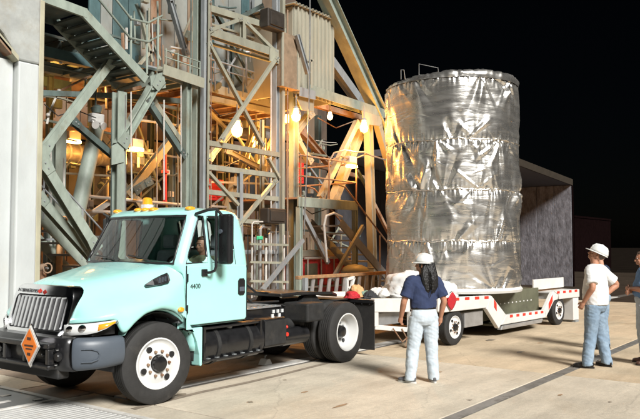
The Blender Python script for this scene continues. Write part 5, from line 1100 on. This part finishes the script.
# ================================================================== PEOPLE
def eloft(mb, rings, n=22, b=1.):
    vs = []; rings = [(q0, q1, q2, q3 * b, q4 * (1 + (b - 1) * .6)) for q0, q1, q2, q3, q4 in rings]
    for cx, cy, cz, rx, ry in rings:
        for k in range(n): a = 2 * math.pi * k / n; vs.append(Vector((cx + rx * math.cos(a), cy + ry * math.sin(a), cz)))
    m = len(rings); mb.add(vs, [(i * n + k, i * n + (k + 1) % n, (i + 1) * n + (k + 1) % n, (i + 1) * n + k) for i in range(m - 1) for k in range(n)] + [tuple(range(n - 1, -1, -1)), tuple((m - 1) * n + k for k in range(n))])
def smoothpts(P, R, k=4):
    P = [Vector(p) for p in P]; o, r = [], []
    for i in range(len(P) - 1):
        p0, p1, p2, p3 = P[max(i - 1, 0)], P[i], P[i + 1], P[min(i + 2, len(P) - 1)]
        for j in range(k):
            t = j / k; o.append(.5 * ((2 * p1) + (p2 - p0) * t + (2 * p0 - 5 * p1 + 4 * p2 - p3) * t * t + (3 * p1 - p0 - 3 * p2 + p3) * t ** 3) * 1.0); r.append(lerp(R[i], R[i + 1], t))
    o.append(P[-1]); r.append(R[-1]); return o, r
def limb(mb, P, R, n=14): p, r = smoothpts(P, R); mb.tube(p, r, n)
def hand(mb, wr, el, palm_n, curl=.5, side=1):
    wr, el = Vector(wr), Vector(el); d = (wr - el).normalized(); nrm = Vector(palm_n); nrm = (nrm - d * nrm.dot(d)).normalized(); s_ = d.cross(nrm) * side
    c = wr + d * .05; mb.tube([wr - d * .01, wr + d * .03, wr + d * .085], [.026, .034, .036], 12)
    for i, (o, l) in enumerate(((-.028, .068), (-.010, .078), (.010, .074), (.028, .058))):
        b = wr + d * .085 + s_ * o; m_ = b + (d * math.cos(curl * .6) + nrm * math.sin(curl * .6)) * l * .5; e = m_ + (d * math.cos(curl * 1.6) + nrm * math.sin(curl * 1.6)) * l * .5
        mb.tube([b - d * .02, b, m_, e], [.0105, .0105, .0095, .008], 8)
    b = wr + d * .025 - s_ * .03; mb.tube([b, b - s_ * .022 + d * .028 + nrm * .012, b - s_ * .022 + d * .06 + nrm * .022], [.013, .0115, .009], 8)
def person(label, loc, fwd, H, shirt, jeans, shoes, pose, skin='skin', hair=None, hat=True, head_yaw=0, head_pitch=0, belly=0., untucked=False, group='workers on the pad', sole=None, bulk=1.12):
    rz = math.atan2(fwd[1], fwd[0]) - math.pi / 2; sc = H / 1.75
    t = thing('person', label, 'person', loc, rz, group)
    X = Matrix.Translation(Vector(loc)) @ Matrix.Rotation(rz, 4, 'Z') @ Matrix.Scale(sc, 4)
    J = dict(hipL=(-.098, 0, .90), hipR=(.098, 0, .90), knL=(-.12, .02, .49), knR=(.11, .02, .49), anL=(-.12, -.02, .09), anR=(.12, -.02, .09), toeL=-.1, toeR=.1,
             shL=(-.195, -.01, 1.392), shR=(.195, -.01, 1.392), elL=(-.27, -.03, 1.14), elR=(.27, -.03, 1.14), wrL=(-.27, .07, .90), wrR=(.27, .07, .90), lean=0.)
    J.update(pose); ln = J['lean']
    # trousers
    if not J.get('seated'):
        mb = MB(X); eloft(mb, [(0, 0, .80, .155, .105), (0, -.01, .86, .175, .125), (0, -.015, .93, .172, .125), (0, 0, 1.0, .16, .112 + belly * .4), (0, 0, 1.04, .157, .108 + belly * .4)], b=bulk)
        for s_ in 'LR': limb(mb, [J['hip' + s_], (Vector(J['hip' + s_]) * .5 + Vector(J['kn' + s_]) * .5), J['kn' + s_], Vector(J['kn' + s_]).lerp(Vector(J['an' + s_]), .5), Vector(J['an' + s_]) + Vector((0, 0, .0)), Vector(J['an' + s_]) + Vector((0, .0, -.045))], [.112, .106, .088, .082, .076, .080])
        fused('trousers', mb, .010 * sc, jeans, t, 3, .009, (5, 5, 9), H * 7)
        for s_ in 'LR':
            a = Vector(J['an' + s_]); tw = J['toe' + s_]; mb = MB(X @ Matrix.Translation((a.x, a.y, 0)) @ Matrix.Rotation(-tw * 3, 4, 'Z'))
            mb.sphere((0, -.03, .055), (.044, .06, .055)); mb.sphere((0, .06, .045), (.048, .09, .045)); mb.sphere((0, .13, .036), (.046, .075, .036)); mb.tube([(0, -.01, .05), (0, -.015, .13)], .045, 12)
            so = fused('shoe', mb, .009, shoes, t, 2)
            sm = MB(X @ Matrix.Translation((a.x, a.y, 0)) @ Matrix.Rotation(-tw * 3, 4, 'Z')); n_ = 24
            pr_ = [(.047 * math.cos(q) * (1 if math.sin(q) > 0 else .9), .055 + .15 * math.sin(q), 0) for q in np.linspace(0, 2 * math.pi, n_, endpoint=False)]
            sm.prism(pr_, (0, 0, .022)); sm.build('sole', sole or 'leather', so)
        mb = MB(X); 
        if not untucked:
            eloft(mb, [(0, 0, 1.015, .166, .118), (0, 0, 1.05, .164, .116)], b=bulk); mb.build('belt', 'leather', t, smooth='auto')
    else:
        mb = MB(X); eloft(mb, [(0, 0, .84, .17, .12), (0, 0, .92, .175, .125), (0, 0, 1.03, .16, .11)])
        for s_ in 'LR': limb(mb, [J['hip' + s_], J['kn' + s_], J['an' + s_]], [.095, .075, .065])
        fused('trousers', mb, .014, jeans, t, 3)
    # shirt with sleeves
    mb = MB(X); z0 = .90 if untucked else 1.03
    tr_ = [(0, 0, z0, .182 if untucked else .166, .128 + belly * .6 if untucked else .118), (0, ln * .1, 1.10, .172, .120 + belly * .9), (0, ln * .3, 1.20, .172, .118 + belly * .7), (0, ln * .6, 1.32, .185, .118), (0, ln * .8, 1.40, .184, .105), (0, ln * .9, 1.45, .142, .085), (0, ln, 1.485, .068, .066)]
    eloft(mb, tr_, b=bulk)
    for s_ in 'LR':
        sh, el = Vector(J['sh' + s_]), Vector(J['el' + s_]); sg = -1 if s_ == 'L' else 1
        limb(mb, [sh - Vector((sg * .07, 0, -.01)), sh, sh.lerp(el, .45), sh.lerp(el, .80)], [.078, .080, .078, .088])
    fused('shirt', mb, .010 * sc, shirt, t, 3, .009, (6, 6, 6), H * 3)
    # body: neck, head, arms, hands as one skin
    mb = MB(X)
    for s_ in 'LR':
        sh, el, wr = Vector(J['sh' + s_]), Vector(J['el' + s_]), Vector(J['wr' + s_])
        limb(mb, [sh, sh.lerp(el, .5), el, el.lerp(wr, .35), wr], [.058, .052, .043, .044, .028])
        hand(mb, wr, el, J.get('palm' + s_, ((1 if s_ == 'L' else -1), 0, 0)), J.get('curl' + s_, .5), 1 if s_ == 'L' else -1)
    mb.tube([(0, ln - .01, 1.38), (0, ln, 1.46), (0, ln + .012, 1.56)], [.075, .058, .056], 16)
    HM = Matrix.Translation((0, ln + .015, 1.545)) @ Matrix.Rotation(head_yaw, 4, 'Z') @ Matrix.Rotation(head_pitch, 4, 'X')
    hb = MB(X @ HM)
    hb.sphere((0, 0, .10), (.074, .094, .100), 20, 14); hb.sphere((0, .035, .035), (.056, .060, .062), 16, 10); hb.sphere((0, .068, .003), (.028, .024, .022), 10, 8)
    hb.tube([(0, .090, .085), (0, .106, .060), (0, .112, .048), (0, .096, .040)], [.010, .013, .017, .012], 10); hb.sphere((0, .086, .105), (.052, .014, .012), 12, 6)
    hb.sphere((0, .088, .018), (.026, .012, .008), 10, 6); hb.sphere((0, .086, .006), (.022, .013, .009), 10, 6)
    for sg in (-1, 1): hb.sphere((sg * .076, -.008, .07), (.010, .020, .034), 10, 8); hb.sphere((sg * .040, .066, .052), (.022, .018, .02), 10, 8)
    n0 = len(mb.v); mb.v += hb.v; mb.f += [tuple(i + n0 for i in f) for f in hb.f]
    fused('body', mb, .0058 * sc, skin, t, 2)
    for sg in (-1, 1): MB(X @ HM).sphere((sg * .030, .082, .085), (.012, .008, .008), 10, 6).build('eye', 'hat_white', t, smooth=True); MB(X @ HM).sphere((sg * .030, .0885, .085), (.005, .003, .005), 8, 6).build('pupil', 'leather', t, smooth=True)
    if hair == 'long':
        mb = MB(X @ HM); mb.sphere((0, -.015, .10), (.084, .096, .104), 18, 12)
        mb.tube([(0, -.07, .12), (0, -.10, .0), (.01, -.125, -.10), (.015, -.145, -.19), (.03, -.14, -.27), (.04, -.12, -.35)], [.082, .100, .106, .096, .066, .012], 14)
        for sg in (-1, 1): mb.tube([(sg * .05, -.05, .08), (sg * .085, -.05, -.02), (sg * .10, -.08, -.12), (sg * .085, -.13, -.24), (sg * .06 + .02, -.13, -.36)], [.04, .05, .052, .044, .01], 10)
        R = random.Random(3)
        for i in range(26): x = R.uniform(-.13, .13); mb.tube([(x * .8, -.15, .02), (x, -.205, -.10), (x * 1.1 + .01, -.215, -.22), (x + .03, -.18, -.26 - R.random() * .13)], [.008, .010, .009, .003], 6)
        # cut face side away: keep behind
        fused('hair', mb, .0055, 'hair_black', t, 1, .004, (60, 60, 5))
    elif hair:
        mb = MB(X @ HM); mb.sphere((0, -.022, .118), (.082, .094, .092), 18, 12); mb.sphere((0, .03, .165), (.062, .055, .035)); fused('hair', mb, .008, hair, t, 1)
    if hat:
        ht = MB(X @ HM @ Matrix.Translation((0, -.005, .115)) @ Matrix.Rotation(math.radians(-7), 4, 'X'))
        pr_ = [(0, .112, 1.16), (.03, .110, 1.15), (.065, .100, 1.14), (.095, .078, 1.12), (.115, .045, 1.1), (.122, .0, 1)]; n_ = 32; rows_ = []
        for z, r, e in pr_: rows_.append([Vector((r * math.cos(a) * .98, r * e * math.sin(a) * 1.03, z)) for a in np.linspace(0, 2 * math.pi, n_)])
        ho = ht.grid(rows_).build('hard_hat', 'hat_white', t, smooth=True, solid=.005)
        bm_ = MB(ht.X); rows_ = []
        for ex in (0, 1): rows_.append([Vector((math.cos(a) * (.110 + ex * .014), (.128 * math.sin(a) + ex * (.055 * max(0, math.sin(a)) ** 1.5 + .012 * math.sin(a))), .004 - ex * .012)) for a in np.linspace(0, 2 * math.pi, n_)])
        bm_.grid(rows_).build('brim', 'hat_white', ho, smooth=True, solid=.005)
        rd = MB(ht.X); rd.tube([(0, .125, .03), (0, .112, .07), (0, .08, .105), (0, 0, .125), (0, -.08, .105), (0, -.112, .07)], [.010, .014, .016, .016, .014, .010], 8); rd.build('ridge', 'hat_white', ho, smooth=True)
    return t
_rv, _fv = Vector(_r), Vector(_fh)
def cdir(right, away): v = _rv * right + _fv * away; return (v.x, v.y)
p1 = G(424, 382); person('worker seen from behind with long black hair, white hard hat, navy T-shirt and pale jeans', (p1.x, p1.y, 0), cdir(-.25, .97), 1.70, 'shirt_navy', 'jeans_light', 'shoe_grey',
       dict(knL=(-.145, .03, .49), anL=(-.20, .0, .09), anR=(.13, -.03, .09), knR=(.12, .01, .49), toeL=-.22, toeR=.05, elL=(-.295, -.02, 1.13), wrL=(-.295, .10, .90), elR=(.29, -.04, 1.13), wrR=(.285, .06, .89), curlL=.9), 'skin_tan', 'long', head_yaw=math.radians(48), head_pitch=math.radians(8), sole='sole')
p2 = G(597, 367); person('tall worker in white T-shirt and blue jeans looking up, hand on his hip', (p2.x, p2.y, 0), cdir(-.72, .69), 1.84, 'shirt_white', 'jeans_blue', 'leather',
       dict(knL=(-.10, .04, .49), anL=(-.18, .06, .09), anR=(.15, -.08, .09), knR=(.14, .0, .49), toeL=-.1, toeR=.12, elL=(-.285, -.08, 1.16), wrL=(-.25, .07, .94), palmL=(1, .3, 0), elR=(.36, -.16, 1.18), wrR=(.20, -.03, 1.0), palmR=(-1, 0, 0), curlR=.9, curlL=.7),
       'skin_tan', 'hair_brown', head_yaw=math.radians(28), head_pitch=math.radians(32), belly=.05, untucked=True)
p3 = G(646, 364); person('worker in blue shirt with folded arms, cut by the right edge', (p3.x, p3.y, 0), cdir(-.92, .25), 1.76, 'shirt_blue', 'jeans_grey', 'shoe_brown',
       dict(elL=(-.25, .06, 1.16), wrL=(.02, .20, 1.16), palmL=(0, -1, 0), elR=(.25, .06, 1.14), wrR=(-.02, .22, 1.11), palmR=(0, -1, 0)), 'skin_tan', 'hair_brown', hat=False, belly=.05)
d = Vector((p2.x - CAM[0], p2.y - CAM[1], 0)).normalized(); p4 = Vector((p2.x, p2.y, 0)) + d * 2.1 + _rv * .10
person('worker in dark shirt almost hidden behind the tall man in white', (p4.x, p4.y, 0), cdir(-.6, .5), 1.76, 'shirt_dark', 'jeans_blue', 'leather', dict(), 'skin', 'hair_brown', hat=False)
# the driver
person('driver in pale green vest and cap seated at the wheel of the truck', (1.27, .53, .27), (-1, 0), 1.70, 'vest', 'jeans_blue', 'leather',
       dict(seated=True, hipL=(-.09, .0, .92), hipR=(.09, .0, .92), knL=(-.14, .46, 1.0), knR=(.14, .46, 1.0), anL=(-.14, .56, .72), anR=(.14, .56, .72), elL=(-.25, .13, 1.20), elR=(.25, .13, 1.20), wrL=(-.17, .36, 1.28), wrR=(.17, .36, 1.28), palmL=(.4, .3, -.6), palmR=(-.4, .3, -.6), curlL=1.0, curlR=1.0), 'skin', 'hair_brown', hat=False, group=None)
# ================================================================== BACKGROUND
x1 = 27.3; x0 = 17.0
sh = thing('storage_shelter', 'dim open shelter with rough grey inside walls and brown roof edge behind the canister', 'shelter', (22, 6, 0))
zr = lambda x: lerp(5.38, 4.80, (x - x0) / (x1 - x0))
for i in range(10):
    a, b_ = lerp(x0, x1, i / 10), lerp(x0, x1, (i + 1) / 10); MB().prism([(a + .006, 9.6, 0), (b_ - .006, 9.6, 0), (b_ - .006, 9.6, zr(b_) - .3), (a + .006, 9.6, zr(a) - .3)], (0, .12, 0)).build('wall_panel', 'shed_wall', sh, bevel=.01)
for i in range(7):
    a, b_ = 4.02 + i * .795, 4.02 + (i + 1) * .795; MB().box((x1 - .12, a + .006, 0), (x1, b_ - .006, zr(x1) - .27)).build('wall_panel', 'shed_side', sh, bevel=.01)
MB().prism([(x0, 4.07, zr(x0) - .26), (x1, 4.07, zr(x1) - .26), (x1, 4.07, zr(x1) - .02), (x0, 4.07, zr(x0) - .02)], (0, 5.7, 0)).build('roof', 'shed_in', sh)
MB().prism([(x0, 3.99, zr(x0) - .28), (x1 + .05, 3.99, zr(x1) - .28), (x1 + .05, 3.99, zr(x1)), (x0, 3.99, zr(x0))], (0, .07, 0)).build('fascia', 'shed_roof', sh, bevel=.01)
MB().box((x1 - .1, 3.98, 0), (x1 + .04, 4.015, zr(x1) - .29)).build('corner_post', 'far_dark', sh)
fb = thing('low_building', 'plain low building almost lost in the dark behind the worker in white', 'building', (52, 12, 0))
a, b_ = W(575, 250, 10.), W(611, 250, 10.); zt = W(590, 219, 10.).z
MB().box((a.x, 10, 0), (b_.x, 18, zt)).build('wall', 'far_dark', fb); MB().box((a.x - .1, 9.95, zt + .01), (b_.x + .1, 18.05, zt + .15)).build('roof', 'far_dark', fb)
gr_ = thing('guard_rail', 'dark horizontal guard rail at the edge of the pad behind the workers on the right', 'railing', (40, -8, 0))
a, b_ = Vector((30, -1.0, 0)), Vector((44, -15, 0))
for z in (.55, 1.0): MB().tube([a + Vector((0, 0, z)), b_ + Vector((0, 0, z))], .05, 8).build('rail', 'panel_brown', gr_)
for i in range(9): p = a.lerp(b_, i / 8); MB().tube([p, p + Vector((0, 0, 1.05))], .05, 8).build('rail_post', 'panel_brown', gr_)
